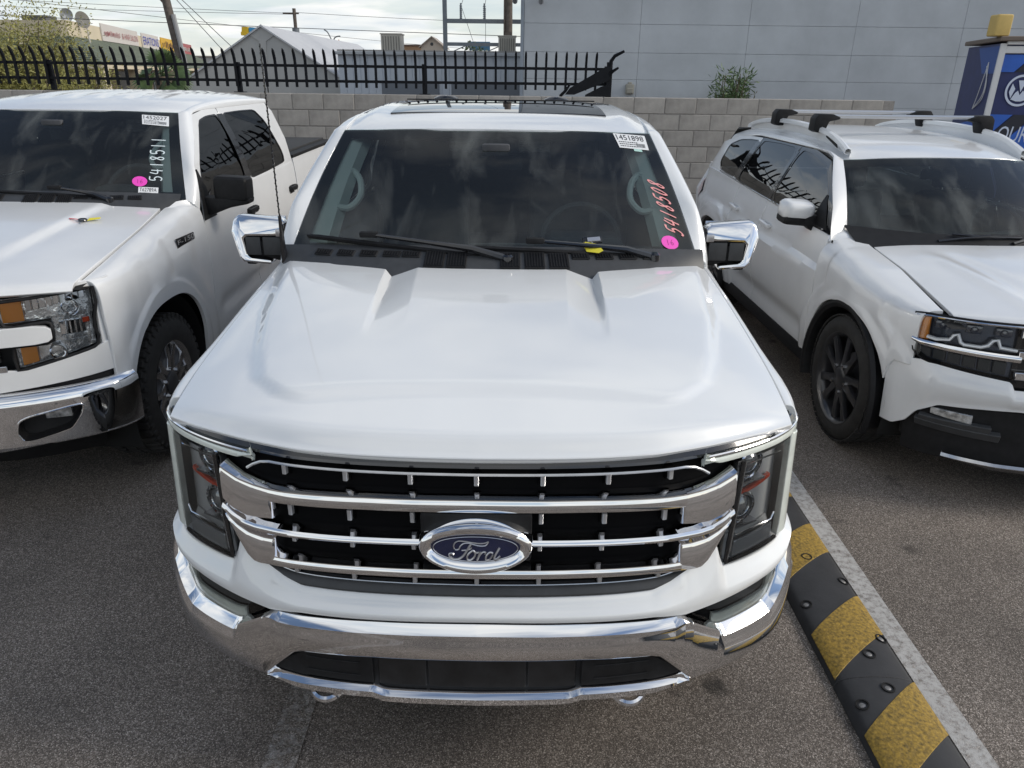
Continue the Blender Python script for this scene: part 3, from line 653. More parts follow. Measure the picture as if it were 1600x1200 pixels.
for u in us:
    row = []
    for t_ in tv:
        # x runs along the panel edge as y changes
        yf0 = float(CH(min(abs(u)*.965, .965), 1.16)[1]); xr = u*.935; yr = float(hood_yr(abs(xr))); y = yf0+(yr-yf0)*t_
        x = u*float(hood_xt(y)); row.append((x, y, hood_z(x, y, yf0)))
    P.append(row)
mk('hood', G(flange(np.array(P), .022)), paint, T1)
# fenders
for k in (1, -1):
    top = lambda y: float(hood_zt(y))-.006
    mk('fender', side(G(flange(side_panel(.455, 1.662, top, 50, 26, round_top=(lambda y: float(hood_xt(y))+.009, lambda y: 1.02)), .02)), k), paint, T1)
for k in (1, -1): mk('hood_gap', side(G(np.array([[(float(hood_xt(y))-.03, y, float(hood_zt(y))-.03), (float(hood_xt(y))+.022, y, float(hood_zt(y))-.03)] for y in np.linspace(.46, 1.62, 20)])), k), dark, T1)
# bumper cover (white), below lamps and grille
FT = li([0, .42, .50, .555, .61, .645, .675, .708, .722, .735, .98, 1.04, 1.10, 1.2], [.744, .744, .745, .764, .792, .800, .818, .838, .800, .772, .762, .764, .775, .79])
FB = li([0, .5, .6, .64, .8, .95, 1.0, 1.035, 1.07, 1.2], [.682, .675, .661, .665, .678, .690, .699, .715, .742, .748])
mk('bumper_cover', G(flange(band(FT, FB, [(0, 0, lambda s: .000), (.12, 0, lambda s: .004+.006*(s < .6)), (.3, 0, .014), (.5, 0, .022), (.62, 0, .028), (.72, 0, .031), (.86, 0, .030), (1, 0, .026)], -1.17, 1.17, 260), .05, -1), flip=True), paint, T1)
# dark frame behind everything
mk('front_frame', G(band(lambda s: 1.158, lambda s: .42, [(0, 0, -.035), (.2, 0, -.075), (.5, 0, -.075), (1, 0, -.05)], -1.10, 1.10, 90), flip=True), meshblack, T1)
mk('hood_gap_seal', G(flange(band(lambda s: 1.150, lambda s: 1.126-.016*sm(.58, .64, s)*(1-sm(.9, 1.0, s))*0, [(0, 0, -.012), (.5, 0, -.004), (1, 0, -.010)], -1.05, 1.05, 90), .03, -1), flip=True), blackg, T1)
gr = thing('grille', '', ''); del gr['label'], gr['category']; gr.parent = T1
GR = gr
mk('mesh_panel', G(band(lambda s: 1.12, lambda s: .76, [(0, 0, -.026), (1, 0, -.026)], -.74, .74, 60), flip=True), meshblack, GR)
T_1 = li([0, .30, .487, .57, .62, .67, .726, .733], [1.061, 1.059, 1.053, 1.052, 1.055, 1.062, 1.080, 1.084]); B_1 = li([0, .30, .50, .542, .553, .5605, .565, .57, .60, .65, .70, .722, .733], [1.015, 1.013, 1.006, 1.003, .998, .985, .960, .950, .944, .940, .952, .966, .975])
def end_plate(T, B, d1, h, s0, s1, n=26):
    P = band(T, B, BARR(d1, h), s0, s1, n); R_ = BARR(d1, h); P0 = band(T, B, [(r[0], r[1], -.024) for r in R_], s0-.006, s0-.006, 1); P1 = band(T, B, [(r[0], r[1], min(r[2], d1-.010)) for r in R_], s0-.0055, s0-.0055, 1); P2 = band(T, B, [(r[0], r[1], min(r[2], d1-.003)) for r in R_], s0-.003, s0-.003, 1); return G(np.concatenate([P0, P1, P2, P]), flip=True)
B_1b = li([0, .30, .50, .575], [1.015, 1.013, 1.006, 1.003])
mk('bar', G(band(T_1, B_1b, BARR(.024, .016), -.572, .572, 100), flip=True), chrome, GR)
for k in (1, -1): mk('end_plate', side(end_plate(T_1, li([.55, .60, .65, .70, .722, .733], [.955, .947, .943, .955, .967, .975]), .0235, .016, .570, .733, 34), k), chrome, GR)
T_2 = li([.150, .3, .45, .57, .62, .66, .70, .73], [.941, .939, .936, .933, .932, .936, .949, .968]); B_2 = li([.150, .3, .45, .57, .62, .66, .70, .73], [.917, .915, .911, .907, .905, .909, .922, .944])
for k in (1, -1): mk('bar', side(G(band(T_2, B_2, BARR(.029, .009), .150, .733, 60), flip=True), k), chrome, GR)
T_3 = li([0, .30, .50, .535, .548, .556, .562, .568, .60, .65, .69, .728], [.842, .841, .838, .842, .850, .865, .888, .896, .894, .899, .914, .938]); B_3 = li([0, .30, .48, .58, .62, .64, .66, .69, .712, .728], [.816, .815, .812, .805, .801, .803, .818, .862, .900, .930])
B_3b = li([0, .30, .48, .58, .62, .64], [.816, .815, .812, .805, .801, .803]); T_3b = li([0, .30, .50, .58, .60, .64], [.850, .849, .845, .842, .841, .83])
mk('bar', G(band(T_3b, B_3b, BARR(.024, .012), -.572, .572, 100), flip=True), chrome, GR)
for k in (1, -1): mk('end_plate', side(end_plate(li([.55, .60, .65, .69, .728], [.900, .896, .900, .914, .938]), B_3, .0235, .012, .570, .728, 34), k), chrome, GR)
# thin bright line round the top opening, grey lip below
mk('trim_line', tube([CH(s, z, .006) for s, z in [(-.648, 1.083), (-.625, 1.098), (-.60, 1.110), (-.57, 1.116)]+[(s, 1.1175-.001*(s/.5)**2) for s in np.linspace(-.53, .53, 40)]+[(.57, 1.116), (.60, 1.110), (.625, 1.098), (.648, 1.083)]], .0042, 6), chrome_dull, GR)
T_4 = li([0, .46, .52, .57, .61, .635], [.776, .776, .778, .785, .797, .803]); 
mk('lower_lip', G(band(T_4, li([0, .42, .50, .555, .61, .64], [.747, .747, .748, .766, .794, .80]), [(0, 0, -.045), (0, 0, -.012), (.25, 0, .0), (.75, 0, .006), (1, 0, .004), (1, 0, -.03)], -.632, .632, 100), flip=True), greyp, GR)
mk('trim_line', tube([CH(s, float(T_4(abs(s)))+.001, -.008) for s in np.linspace(-.60, .60, 60)], .0022, 5), chrome_dull, GR)
stud = None
def put_stud(s, zc, h, d):
    global stud
    p = CH(s, zc, d); q = CH(s+.01, zc, d)-CH(s-.01, zc, d)
    if stud is None: stud = mk('stud', box((0, 0, 0), (.0125, .014, 1.0), .002, 1), studm, GR); o = stud; base = mk('stud_base', box((0, .012, 0), (.022, .014, 1.25)), meshblack, stud)
    else: o = dup(stud, GR); [dup(c, o) for c in stud.children[:1]]
    o.location = p; o.rotation_euler = (0, 0, math.atan2(q[1], q[0])); o.scale = (1, 1, h)
for i in range(-3, 4):
    s = .178*i; put_stud(s, 1.094, .030, -.010); put_stud(s*.97, .795, .026, -.008)
    if i: put_stud(s*.985, .985-.004*abs(i), .032, -.012); put_stud(s*.975, .901-.006*abs(i)*.6, .028, -.012)
# emblem
EM = thing('emblem', '', ''); del EM['label'], EM['category']; EM.parent = T1
mk('backing_plate', box((0, .075, .940), (.30, .05, .15), .01, 2), black, EM)
def em(u, v, d): return (u*.1535, .022-d+.10*(v*.072)+.012*u*u, .934+v*.0735)
a = np.linspace(0, 2*math.pi, 72, endpoint=False)
prof = [(1.0, -.035), (1.0, .010), (.985, .018), (.95, .024), (.90, .0255), (.84, .022), (.79, .016), (.765, .012)]
P = np.array([[em(r*math.cos(t_), (1-(1-r)*2.0 if r > .6 else r)*math.sin(t_)*1.0, d) for t_ in a] for r, d in prof]); mk('ring', G(P, wv=True, flip=False), chrome, EM)
P = np.array([[em(r*.77*math.cos(t_), r*.535*math.sin(t_), .013+.002*(1-r)) for t_ in a] for r in (1, .8, .6, .4, .2, .02)]); mk('oval', G(P, wv=True), navy, EM)
def eo(pts, w): 
    v, f = tube([em(p[0], p[1], .0155) for p in pts], w, 6); return v, f
mk('border_line', tube([em(.735*math.cos(t_), .495*math.sin(t_), .0145) for t_ in a], .0011, 5, closed=True), silver, EM)
def ez(X, Y): return ((X-783)/471.5, -(Y-462)/190)
strokes = [([(612, 462), (606, 440), (618, 415), (650, 400), (700, 402), (760, 410), (820, 416), (862, 412), (888, 404), (868, 430), (820, 434), (770, 424), (735, 414), (690, 418), (662, 438), (650, 460), (634, 468), (618, 466)], .0019),
           ([(752, 416), (734, 440), (712, 476), (684, 512), (650, 534), (612, 540), (580, 526), (572, 506), (590, 498), (606, 506)], .0032), ([(672, 472), (720, 466), (748, 456), (750, 446)], .0018),
           ([(762, 470), (732, 492), (716, 520), (724, 540), (746, 540), (772, 520), (782, 494), (772, 474), (760, 470), (790, 486), (812, 482)], .0026),
           ([(826, 478), (812, 510), (796, 544)], .0032), ([(808, 520), (830, 492), (850, 480), (866, 484), (862, 498)], .0024),
           ([(926, 490), (902, 484), (878, 504), (868, 530), (880, 544), (906, 530), (926, 500)], .0026), ([(980, 450), (956, 486), (938, 520), (940, 538), (962, 532), (984, 514)], .0030)]
mk('script_lettering', join(*[eo(spline([ez(*p) for p in st], 5), w) for st, w in strokes]), silver, EM)
mk('camera_button', xf(lathe([(.008, .006), (.008, -.004), (.005, -.008), (.0005, -.009)], 16, 'y'), (0, .012, .934-.072)), chrome, EM)
# headlights
for k in (1, -1):
    H = bpy.data.objects.new('headlight', None); COL.objects.link(H); H.parent = T1
    cs = lambda sh: side(sh, k)
    lt = li([.62, .66, .74, .98, 1.06, 1.10], [1.10, 1.086, 1.090, 1.083, 1.078, 1.074]); lb = li([.62, .732, .75, .99, 1.06, 1.10], [.775, .775, .774, .766, .766, .768])
    il = lambda z: .768-(1.092-z)*.10   # slanted inner edge of the lamp
    def lamp(z0, z1, fa, fb, d, n=14, m=16):
        """patch between heights z1..z0, from fraction fa to fb between the slanted inner edge and s=1.075"""
        P = []
        for z in np.linspace(z1, z0, m):
            P.append([CH(il(z)+(1.095-il(z))*(fa+(fb-fa)*j/(n-1)), z, d(j/(n-1), (z-z0)/(z1-z0)) if callable(d) else d) for j in range(n)])
        return np.array(P).transpose(1, 0, 2)
    mk('housing', cs(G(lamp(.768, 1.088, -.02, 1, lambda a_, b_: -.045+.04*(a_ < .01 or a_ > .99 or b_ < .01 or b_ > .99)), flip=True)), mat('lamp_housing', (.40, .405, .41), .22, .1, coat=.4), H)
    mk('bezel', cs(join(G(flange(lamp(.770, .835, .05, .70, lambda a_, b_: -.012-.028*b_), .01, -1), flip=True), G(flange(lamp(.84, .96, .03, .66, -.046), .01, -1), flip=True))), mat('bezel_grey', (.28, .285, .29), .3), H)
    mk('inner_frame', cs(tube([CH(il(z)+.012, z, -.002) for z in np.linspace(1.086, .772, 20)]+[CH(s, .772, -.002) for s in np.linspace(.76, .985, 14)], .007, 6)), blackg, H)
    mk('outline_trim', cs(tube([CH(s, z, -.008) for s, z in [(.965, 1.062), (.80, 1.070), (.79, 1.04), (.775, .86), (.79, .848), (.955, .842), (.972, .86)]], .0026, 5)), chrome, H)
    mk('lower_reflector', cs(G(flange(lamp(.782, .828, .12, .62, -.006), .008, -1), flip=True)), mat('bezel_pale', (.30, .31, .32), .25, .4), H)
    mk('inner_trim', cs(tube([CH(il(z)+.028, z, -.006) for z in np.linspace(1.080, .80, 20)], .0022, 5)), chrome_dull, H)
    for z, s_ in ((1.052, .845), (.915, .83)):
        p = CH(s_, z, -.050); pj = join(lathe([(.046, .0), (.046, -.018), (.040, -.022), (.038, -.010)], 28, 'y'), lathe([(.038, -.008), (.034, -.018), (.022, -.026), (.0005, -.030)], 28, 'y'))
        q = CH(s_+.01, z, 0)-CH(s_-.01, z, 0); mk('projector', cs(xf(pj, p, (0, 0, math.atan2(q[1], q[0])))), mat('projector_glass', (.22, .23, .24), .05, .5, coat=1, spec=.8), H)
        mk('bezel_ring', cs(xf(lathe([(.047, -.006), (.050, -.020), (.046, -.025), (.042, -.018)], 28, 'y'), p, (0, 0, math.atan2(q[1], q[0])))), chrome, H)
        mk('brow', cs(xf(prism([(-.065, -.052), (.055, -.060), (.055, -.053), (-.065, -.045)], -.036, -.004, 1), p, (0, 0, math.atan2(q[1], q[0])))), chrome_dull, H)
    mk('reflector_strip', cs(G(flange(np.array([[CH(il(zc)+.035+.165*t_, zc+dz, -.028) for dz in (.0042, -.0042)] for t_, zc in ((i/12, .958+.022*i/12) for i in range(13))]), .012, -1), flip=True)), redref, H)
    # light-guide strips: one along the top, one down the outer corner
    tops = np.linspace(.635, 1.085, 40)
    mk('light_strip', cs(G(flange(np.array([[CH(s, 1.124-(.004 if r_ == 0 else 0)-dz*min(1, (s-.625)/.06), d) for r_, (dz, d) in enumerate(((0, -.012), (.003, .002), (.012, .006), (.018, .005), (.022, -.004)))] for s in tops]), .02, -1), flip=True)), guide, H)
    P = []
    for z in np.linspace(1.098, .772, 26):
        w_ = .035+.035*(1.098-z)/.32; s0 = 1.008+.018*(z-.77)/.33
        P.append([CH(s0+w_*j/6*1.5, z, .0+.010*math.sin(math.pi*j/6)) for j in range(7)])
    mk('light_strip', cs(G(flange(np.array(P).transpose(1, 0, 2), .02, -1), flip=True)), guide, H)
    mk('edge_trim', cs(tube([CH(s, 1.130, .002) for s in np.linspace(.645, 1.12, 40)], .0045, 6)), chrome, H)
    mk('lens', cs(G(lamp(.768, 1.092, 0, .74, lambda a_, b_: .006*math.sin(math.pi*min(max(a_, 0), 1))**.5+.002, 20, 14), flip=True)), lens, H)
# chrome bumper
def bT(s):  # top edge
    return float(np.interp(s, [0, .30, .585, .605, .62, .716, .75, .94, .965, 1.01, 1.045, 1.08, 1.16], [.672, .667, .655, .648, .638, .578, .568, .566, .577, .634, .690, .730, .737]))
def bC(s):  # crease where the face turns vertical
    return float(np.interp(s, [0, .30, .56, .59, .62, .712, .720, .740, .94, 1.0, 1.045, 1.08, 1.16], [.620, .618, .616, .632, .632, .572, .556, .508, .506, .555, .600, .630, .640]))
def bB(s):  # lower edge or the insert opening
    return float(np.interp(s, [0, .29, .50, .525, .62, .64, .70, .80, .95, 1.05, 1.16], [.552, .551, .541, .532, .430, .412, .410, .412, .418, .43, .45]))
ssb = np.unique(np.concatenate([np.linspace(-1.17, 1.17, 200), *[k*np.linspace(a_, b_, 70) for k in (1, -1) for a_, b_ in ((.55, .64), (.69, .76), (.94, 1.06))]])); P = []
for s in ssb:
    a_ = abs(s); t_, c_, b_ = bT(a_), bC(a_), bB(a_); o_ = .052; rec = .026-.014*float(sm(.6, .7, a_))
    soft = min(.012, (t_-c_)*.3)
    P.append([CH(s, t_-.012, -.03, 0), CH(s, t_, rec-.012, 0), CH(s, t_-.002, rec, 0), CH(s, t_-soft, rec+.008, 0), CH(s, (t_+c_)/2, (rec+.012+o_)/2+.004, 0), CH(s, c_+.004, o_-.003, 0), CH(s, c_-.006, o_+.001, 0), CH(s, (c_+b_)/2, o_+.001, 0), CH(s, b_+.012, o_-.004, 0), CH(s, b_+.003, o_-.008, 0), CH(s, b_, o_-.016, 0), CH(s, b_, -.03, 0)])
BP = mk('front_bumper', G(np.array(P), flip=True), chrome, T1)
mk('lower_strip', G(np.array([[CH(s, z_+dz, d, 0) for dz, d in ((.0, -.02), (.001, .022), (-.003, .030), (-.012, .044), (-.030*(1-.6*sm(.5, .64, abs(s))), .046), (-.036*(1-.6*sm(.5, .64, abs(s))), .036), (-.034*(1-.6*sm(.5, .64, abs(s))), -.02))] for s, z_ in ((s, float(np.interp(abs(s), [0, .27, .30, .62, .636], [.419, .421, .434, .428, .422]))) for s in np.linspace(-.636, .636, 100))]), flip=True), chrome, BP)
mk('insert', G(np.array([[CH(s, z, d, 0) for z, d in ((.56, .0), (.54, .012), (.50, .016), (.44, .018), (.40, .0))] for s in np.linspace(-.63, .63, 60)]), flip=True), black, BP)
for k in (1, -1):
    mk('side_insert', side(join(G(flange(np.array([[CH(s, z_, .026, 0) for z_ in np.linspace(float(np.interp(s, [.30, .50, .60], [.540, .532, .455])), .440-.004*(s > .5), 7)] for s in np.linspace(.305, .60, 24)]), .012, -1), flip=True), *[tube([CH(s, z, .027, 0) for s in np.linspace(.34, .50, 10)], .0022, 5) for z in (.512, .465)]), k), black, BP)
mk('plate_recess', join(*[G(flange(np.array([[CH(s, z, .020, 0) for z in (.535, .435)] for s in np.linspace(a_, b_, 6)]), .008, -1), flip=True) for a_, b_ in ((-.285, -.15), (-.14, .14), (.15, .285))]), mat('plate_recess_black', (.012, .012, .013), .4, var=.5, vscale=18), BP)
mk('upper_gap', G(np.array([[CH(s, z, d, 0) for z, d in ((.72, .006), (.690, .014), (.660, .0))] for s in np.linspace(-.64, .64, 60)]), flip=True), black, BP)
for k in (1, -1):
    # fog lamp in its recess
    F_ = bpy.data.objects.new('fog_lamp', None); COL.objects.link(F_); F_.parent = T1
    ft = lambda s: .672+.030*(s-.6)/.4; fb = lambda s: float(np.interp(s, [.61, .716, .75, .94, 1.0, 1.03], [.652, .574, .562, .560, .624, .66]))
    mk('recess', side(G(np.array([[CH(s, ft(s)*(1-t_)+fb(s)*t_, -.008, 0) for t_ in np.linspace(0, 1, 5)] for s in np.linspace(.60, 1.03, 30)]), flip=True), k), meshblack, F_)
    def fo(t0, t1, s0, s1, d, n=20): return np.array([[CH(s, ft(s)*(1-t_)+fb(s)*t_, d, 0) for t_ in np.linspace(t0, t1, 4)] for s in np.linspace(s0, s1, n)])
    mk('reflector', side(G(flange(fo(.16, .62, .70, .945, .000), .006, -1), flip=True), k), greyp, F_)
    mk('light_strip', side(join(G(flange(fo(.70, .95, .715, .965, .011), .01, -1), flip=True), G(flange(fo(.20, .72, .950, .985, .011, 6), .01, -1), flip=True)), k), guide, F_)
    mk('lens', side(G(fo(.03, .97, .63, 1.0, .017), flip=True), k), lens, F_)
    # tow hook
    c = CH(.452, .396, -.008, 0); hk = tube([c+np.array([math.cos(t_)*.046, -math.sin(t_)*.055-.005, -.004-.012*math.sin(t_)]) for t_ in np.linspace(-.4, math.pi+.4, 22)], .0115, 8); mk('tow_hook', side(hk, k), chrome, T1)
# mirrors
for k in (1, -1):
    Mr = bpy.data.objects.new('mirror', None); COL.objects.link(Mr); Mr.parent = T1
    cs = lambda sh: side(sh, k)
    mk('housing', cs(join(box((1.082, 1.862, 1.365), (.175, .09, .165), .03, 3), prism([(.95, 1.285), (1.02, 1.275), (1.10, 1.30), (1.10, 1.37), (.95, 1.37)], 1.80, 1.88, 1, .012))), black, Mr)
    cp = [(.985, 1.394), (.982, 1.446), (1.005, 1.466), (1.195, 1.482), (1.222, 1.462), (1.230, 1.405), (1.200, 1.290), (1.178, 1.268), (1.052, 1.258), (1.050, 1.279), (1.146, 1.290), (1.160, 1.306), (1.168, 1.378), (1.155, 1.390)]
    v_, f_ = prism(cp, 1.790, 1.905, 1, .011); v_[:, 1] += np.clip(v_[:, 2]-1.425, 0, 1)*np.where(v_[:, 1] < 1.83, .75, -.2)+np.clip(v_[:, 0]-1.19, 0, 1)*np.where(v_[:, 1] < 1.83, .5, 0)
    mk('chrome_cap', cs((v_, f_)), chrome, Mr)
    mk('panel', cs(xf(box((0, 0, 0), (.070, .012, .085), .006, 2), (1.128, 1.798, 1.345))), greyp, Mr)
    mk('panel', cs(xf(box((0, 0, 0), (.085, .012, .085), .006, 2), (1.040, 1.798, 1.345))), greyp, Mr)
    mk('marker_lamp', cs(xf(box((0, 0, 0), (.038, .014, .036), .006, 2), (.998, 1.792, 1.408))), silver, Mr)
    mk('mirror_glass', cs(box((1.10, 1.922, 1.38), (.20, .006, .17), .002, 1)), chrome, Mr)
    mk('foot', cs(box((1.16, 1.86, 1.262), (.05, .05, .03), .012, 2)), black, Mr)
# antenna with spiral wrap
an = mk('antenna', join(tube([(-.925, 1.60, 1.315), (-.928, 1.60, 1.40), (-.929, 1.60, 1.52)], [.016, .011, .007], 10), tube([(-.929, 1.60, 1.50), (-.934, 1.61, 1.85), (-.937, 1.615, 2.20)], .0034, 6), tube([(-.929-.008*(z-1.5)/.7+.004*math.cos(z*260), 1.60+.014*(z-1.5)/.7+.004*math.sin(z*260), z) for z in np.linspace(1.5, 2.195, 260)], .0014, 4)), blackg, T1)
for x in (-.40, .37): mk('roof_marker', xf(lathe([(.075, 0), (.07, .02), (.045, .034), (.0005, .038)], 20, 'z'), (x, 3.9, 1.925), (0, 0, 0), (1.2, .6, 1)), blackg, T1)
# ------------------------------------------------------------------ stickers and marker writing on windshields
DIG = {'5': [[(.85, 1), (.25, .98), (.2, .55), (.5, .62), (.8, .42), (.7, .12), (.4, .0), (.12, .1)]], '4': [[(.3, 1), (.12, .42), (.9, .42)], [(.72, .9), (.66, 0)]], '1': [[(.52, 1), (.5, 0)]],
       '8': [[(.78, .9), (.5, 1), (.26, .82), (.45, .55), (.74, .28), (.55, .0), (.24, .12), (.3, .35), (.62, .62), (.78, .9)]], '0': [[(.5, 1), (.22, .75), (.2, .3), (.48, 0), (.78, .3), (.78, .75), (.5, 1)]], '6': [[(.7, 1), (.3, .6), (.25, .2), (.5, 0), (.75, .25), (.5, .5), (.28, .35)]]}
def on_glass(s, fuv, off=.003):
    v = np.array(s[0]); uv = np.array([fuv(a_, b_) for a_, b_ in v[:, :2]]); q = ws_pt(uv[:, 0], uv[:, 1])+np.array([0, -.66, .75])*off; return q, s[1]
def quad_uv(c):
    c = np.array(c, float); return lambda a_, b_: (1-a_)*(1-b_)*c[3]+a_*(1-b_)*c[2]+a_*b_*c[1]+(1-a_)*b_*c[0]
def hand_number(root, txt, m, f, w):
    n = len(txt)
    for i, ch in enumerate(txt):
        ss = [ribbon(spline([((i+.08+.84*x_)/n, y_) for x_, y_ in st], 4), w) for st in DIG[ch]]
        # widths live in text space: squash along the line
        out = []
        for st in DIG[ch]:
            pts = [np.array([(i+.1+.8*p[0]), p[1]*1.25]) for p in spline(st, 4)]; v, fc_ = ribbon(pts, w); v[:, 0] /= n; v[:, 1] /= 1.25; out.append((v, fc_))
        mk('marker_digit', on_glass(join(*out), f, .003+.0002*i), m, root)
def sticker(root, corners, lines, big, small=3):
    f = quad_uv(corners); P = np.array([[(a_, b_, 0) for b_ in np.linspace(0, 1, 5)] for a_ in np.linspace(0, 1, 8)]); st = mk('paper_sticker', on_glass(G(P), f, .0025), paper, root)
    t_ = text_shape(big, 1.0); v = t_[0]; v[:, 0] = (v[:, 0]-v[:, 0].min())/np.ptp(v[:, 0])*.86+.06; v[:, 1] = (v[:, 1]-v[:, 1].min())/np.ptp(v[:, 1])*.36+.56
    mk('printed_number', on_glass((v, t_[1]), f, .0034), ink, st, sharp=None)
    for i in range(small):
        y_ = .40-.14*i; segs = []; x_ = .07
        while x_ < .62: l_ = rng.uniform(.02, .07); segs.append(G(np.array([[(x_, y_, 0), (x_, y_+.055, 0)], [(x_+l_, y_, 0), (x_+l_, y_+.055, 0)]]), flip=True)); x_ += l_+.02
        mk('print_line', on_glass(join(*segs), f, .0034), ink, st)
    segs = []
    for i in range(14): x_ = .64+.02*i; segs.append(G(np.array([[(x_, .12, 0), (x_, .38, 0)], [(x_+rng.choice((.006, .011)), .12, 0), (x_+.009, .38, 0)]]), flip=True))
    mk('print_line', on_glass(join(*segs), f, .0034), ink, st)
    return st
def pink_dot(root, u, v, ru, rv, digits):
    a = np.linspace(0, 2*math.pi, 40, endpoint=False); P = np.array([[(r_*math.cos(t_), r_*math.sin(t_), 0) for t_ in a] for r_ in (.02, .5, 1)])
    d = mk('pink_sticker', on_glass(G(P, wv=True), lambda a_, b_: (u+a_*ru, v+b_*rv), .0045), pinkst, root)
    o = []
    for i, ch in enumerate(digits):
        for st in DIG[ch]:
            vv, ff = ribbon([((p[0]-.5)*.5+(i-(len(digits)-1)/2)*.5, (p[1]-.5)*.8) for p in spline(st, 4)], .05); o.append((vv, ff))
    mk('pen_mark', on_glass(join(*o), lambda a_, b_: (u+a_*ru, v+b_*rv), .0055), mat('pen_purple', (.35, .03, .2), .6), d)
sticker(T1, [(.752, .985), (.958, .966), (.946, .826), (.764, .845)], 3, '1451898')
mk('green_tab', on_glass(G(np.array([[(0., 0., 0.), (0., 1., 0.)], [(1., 0., 0.), (1., 1., 0.)]]), flip=True), quad_uv([(.85, .842), (.90, .835), (.90, .808), (.85, .815)]), .002), mat('green_tab', (.45, .68, .62), .6), T1)
pink_dot(T1, .879, .098, .044, .046, '16')
hand_number(T1, '5418508', pinkmark, lambda a_, b_: (.925-.022*a_-(b_-.5)*.078, .155+.40*a_-.05*(b_-.5)*-1), .16)
# key fob with a yellow tag, tucked against the right wiper
KF = thing('key_fob', 'black key fob with yellow paper tag by the wiper of the centre pickup', 'key fob', (0, 0, 0))
p = ws_pt(.478, .085)+np.array([0, -.018, .018]); rx = (R(45), R(-4), R(8))
mk('fob', xf(box((0, 0, 0), (.085, .034, .013), .006, 2), p, rx), blackg, KF); mk('button_pad', xf(box((.006, 0, .008), (.055, .022, .004), .002, 1), p, rx), silver, KF)
q = ws_pt(.47, .02)+np.array([0, -.024, .030])
mk('tag', xf(prism([(-.045, .018), (-.035, .028), (.02, .02), (.048, -.012), (.030, -.026), (-.022, -.022)], -.001, .001, 2), q, (R(42), 0, R(-12))), yellowtag, KF)
mk('key_ring', tube([p*.5+q*.5+np.array([.012*math.cos(t_)-.01, .008*math.sin(t_), .010*math.sin(t_)]) for t_ in np.linspace(0, 6.28, 16)], .0012, 5, closed=True), chrome_dull, KF)

# ------------------------------------------------------------------ older white pickup on the left
T2 = thing('pickup_truck', 'older white pickup with black mirrors and a white handwritten number, at the left edge', 'pickup truck', (-2.833, 1.413, 0), R(1.5))
W2 = build_pickup(T2, paint2, 'ribs', 'at', ((.56, -.05, .22, .045, .50, -.02, -.16, .025), (-.20, -.05, -.55, .06, -.30, -.01, -.93, .05)), .875)
sticker(T2, [(.708, .95), (.928, .935), (.927, .80), (.72, .821)], 3, '1452027')
sticker(T2, [(.717, .112), (.841, .110), (.834, .010), (.714, .014)], 3, 'T62789A')
pink_dot(T2, .725, .165, .048, .050, '16')
hand_number(T2, '5418511', whitemark, lambda a_, b_: (.825+.028*a_-(b_-.5)*(.075+.03*a_), .165+.49*a_), .13)
# hood and fenders
h2x = hm([.15, .25, .6, 1.0, 1.40, 1.56], [.862, .868, .862, .845, .812, .790]); h2z = hm([.15, .25, .6, 1.0, 1.4, 1.6], [1.150, 1.168, 1.220, 1.268, 1.318, 1.340])
h2c = hm([.05, .12, .3, .7, 1.1, 1.45], [1.165, 1.190, 1.222, 1.276, 1.325, 1.358]); P = []
for u in np.linspace(-1, 1, 61):
    yf = float(CH(abs(u)*.86, 1.14)[1])-.012; yr = 1.40+.07*abs(u)**2.2; row = []
    for t_ in np.concatenate([np.linspace(0, .05, 7)[:-1], np.linspace(.05, 1, 40)]):
        y = yf+(yr-yf)*t_; x = u*float(h2x(y)); a_ = abs(x); q = abs(u)
        z = float(h2z(y))+(float(h2c(y))-float(h2z(y)))*(1-q**2.6)+.014*float(sm(.50, .43, a_-.10*(y-.7)))*float(sm(.25, .6, y)) if False else float(h2z(y))+(float(h2c(y))-float(h2z(y)))*(1-q**2.6)
        z += .016*(1-float(sm(-.03, .03, a_-(.44+.10*(y-.7)))))*float(sm(.25, .7, y))-.028*math.exp(-(y-yf)/.018)
        row.append((x, y, z))
    P.append(row)
mk('hood', G(flange(np.array(P), .02)), paint2, T2)
for k in (1, -1):
    mk('fender', side(G(flange(side_panel(.36, 1.662, lambda y: float(np.interp(y, [.36, 1.0, 1.45, 1.56, 1.662], [1.170, 1.262, 1.318, 1.330, 1.322])), 60, 28, round_top=(lambda y: float(np.interp(y, [.36, 1.0, 1.4, 1.5, 1.58, 1.662], [.877, .859, .830, .822, .865, .925])), lambda y: 1.0)), .02)), k), paint2, T2)
    mk('hood_gap', side(G(np.array([[(float(h2x(y))-.03, y, float(h2z(y))-.028), (float(h2x(y))+.03, y, float(h2z(y))-.028)] for y in np.linspace(.28, 1.5, 20)])), k), dark, T2)
    mk('pillar_base', side(G(np.array([[(.822, 1.46, 1.310), (.845, 1.52, 1.330), (.868, 1.565, 1.352)], [(.87, 1.53, 1.322), (.885, 1.57, 1.338), (.895, 1.60, 1.355)], [(.93, 1.62, 1.318), (.925, 1.63, 1.335), (.915, 1.635, 1.352)], [(.965, 1.665, 1.29), (.955, 1.665, 1.32), (.935, 1.66, 1.365)]])), k), paint2, T2)
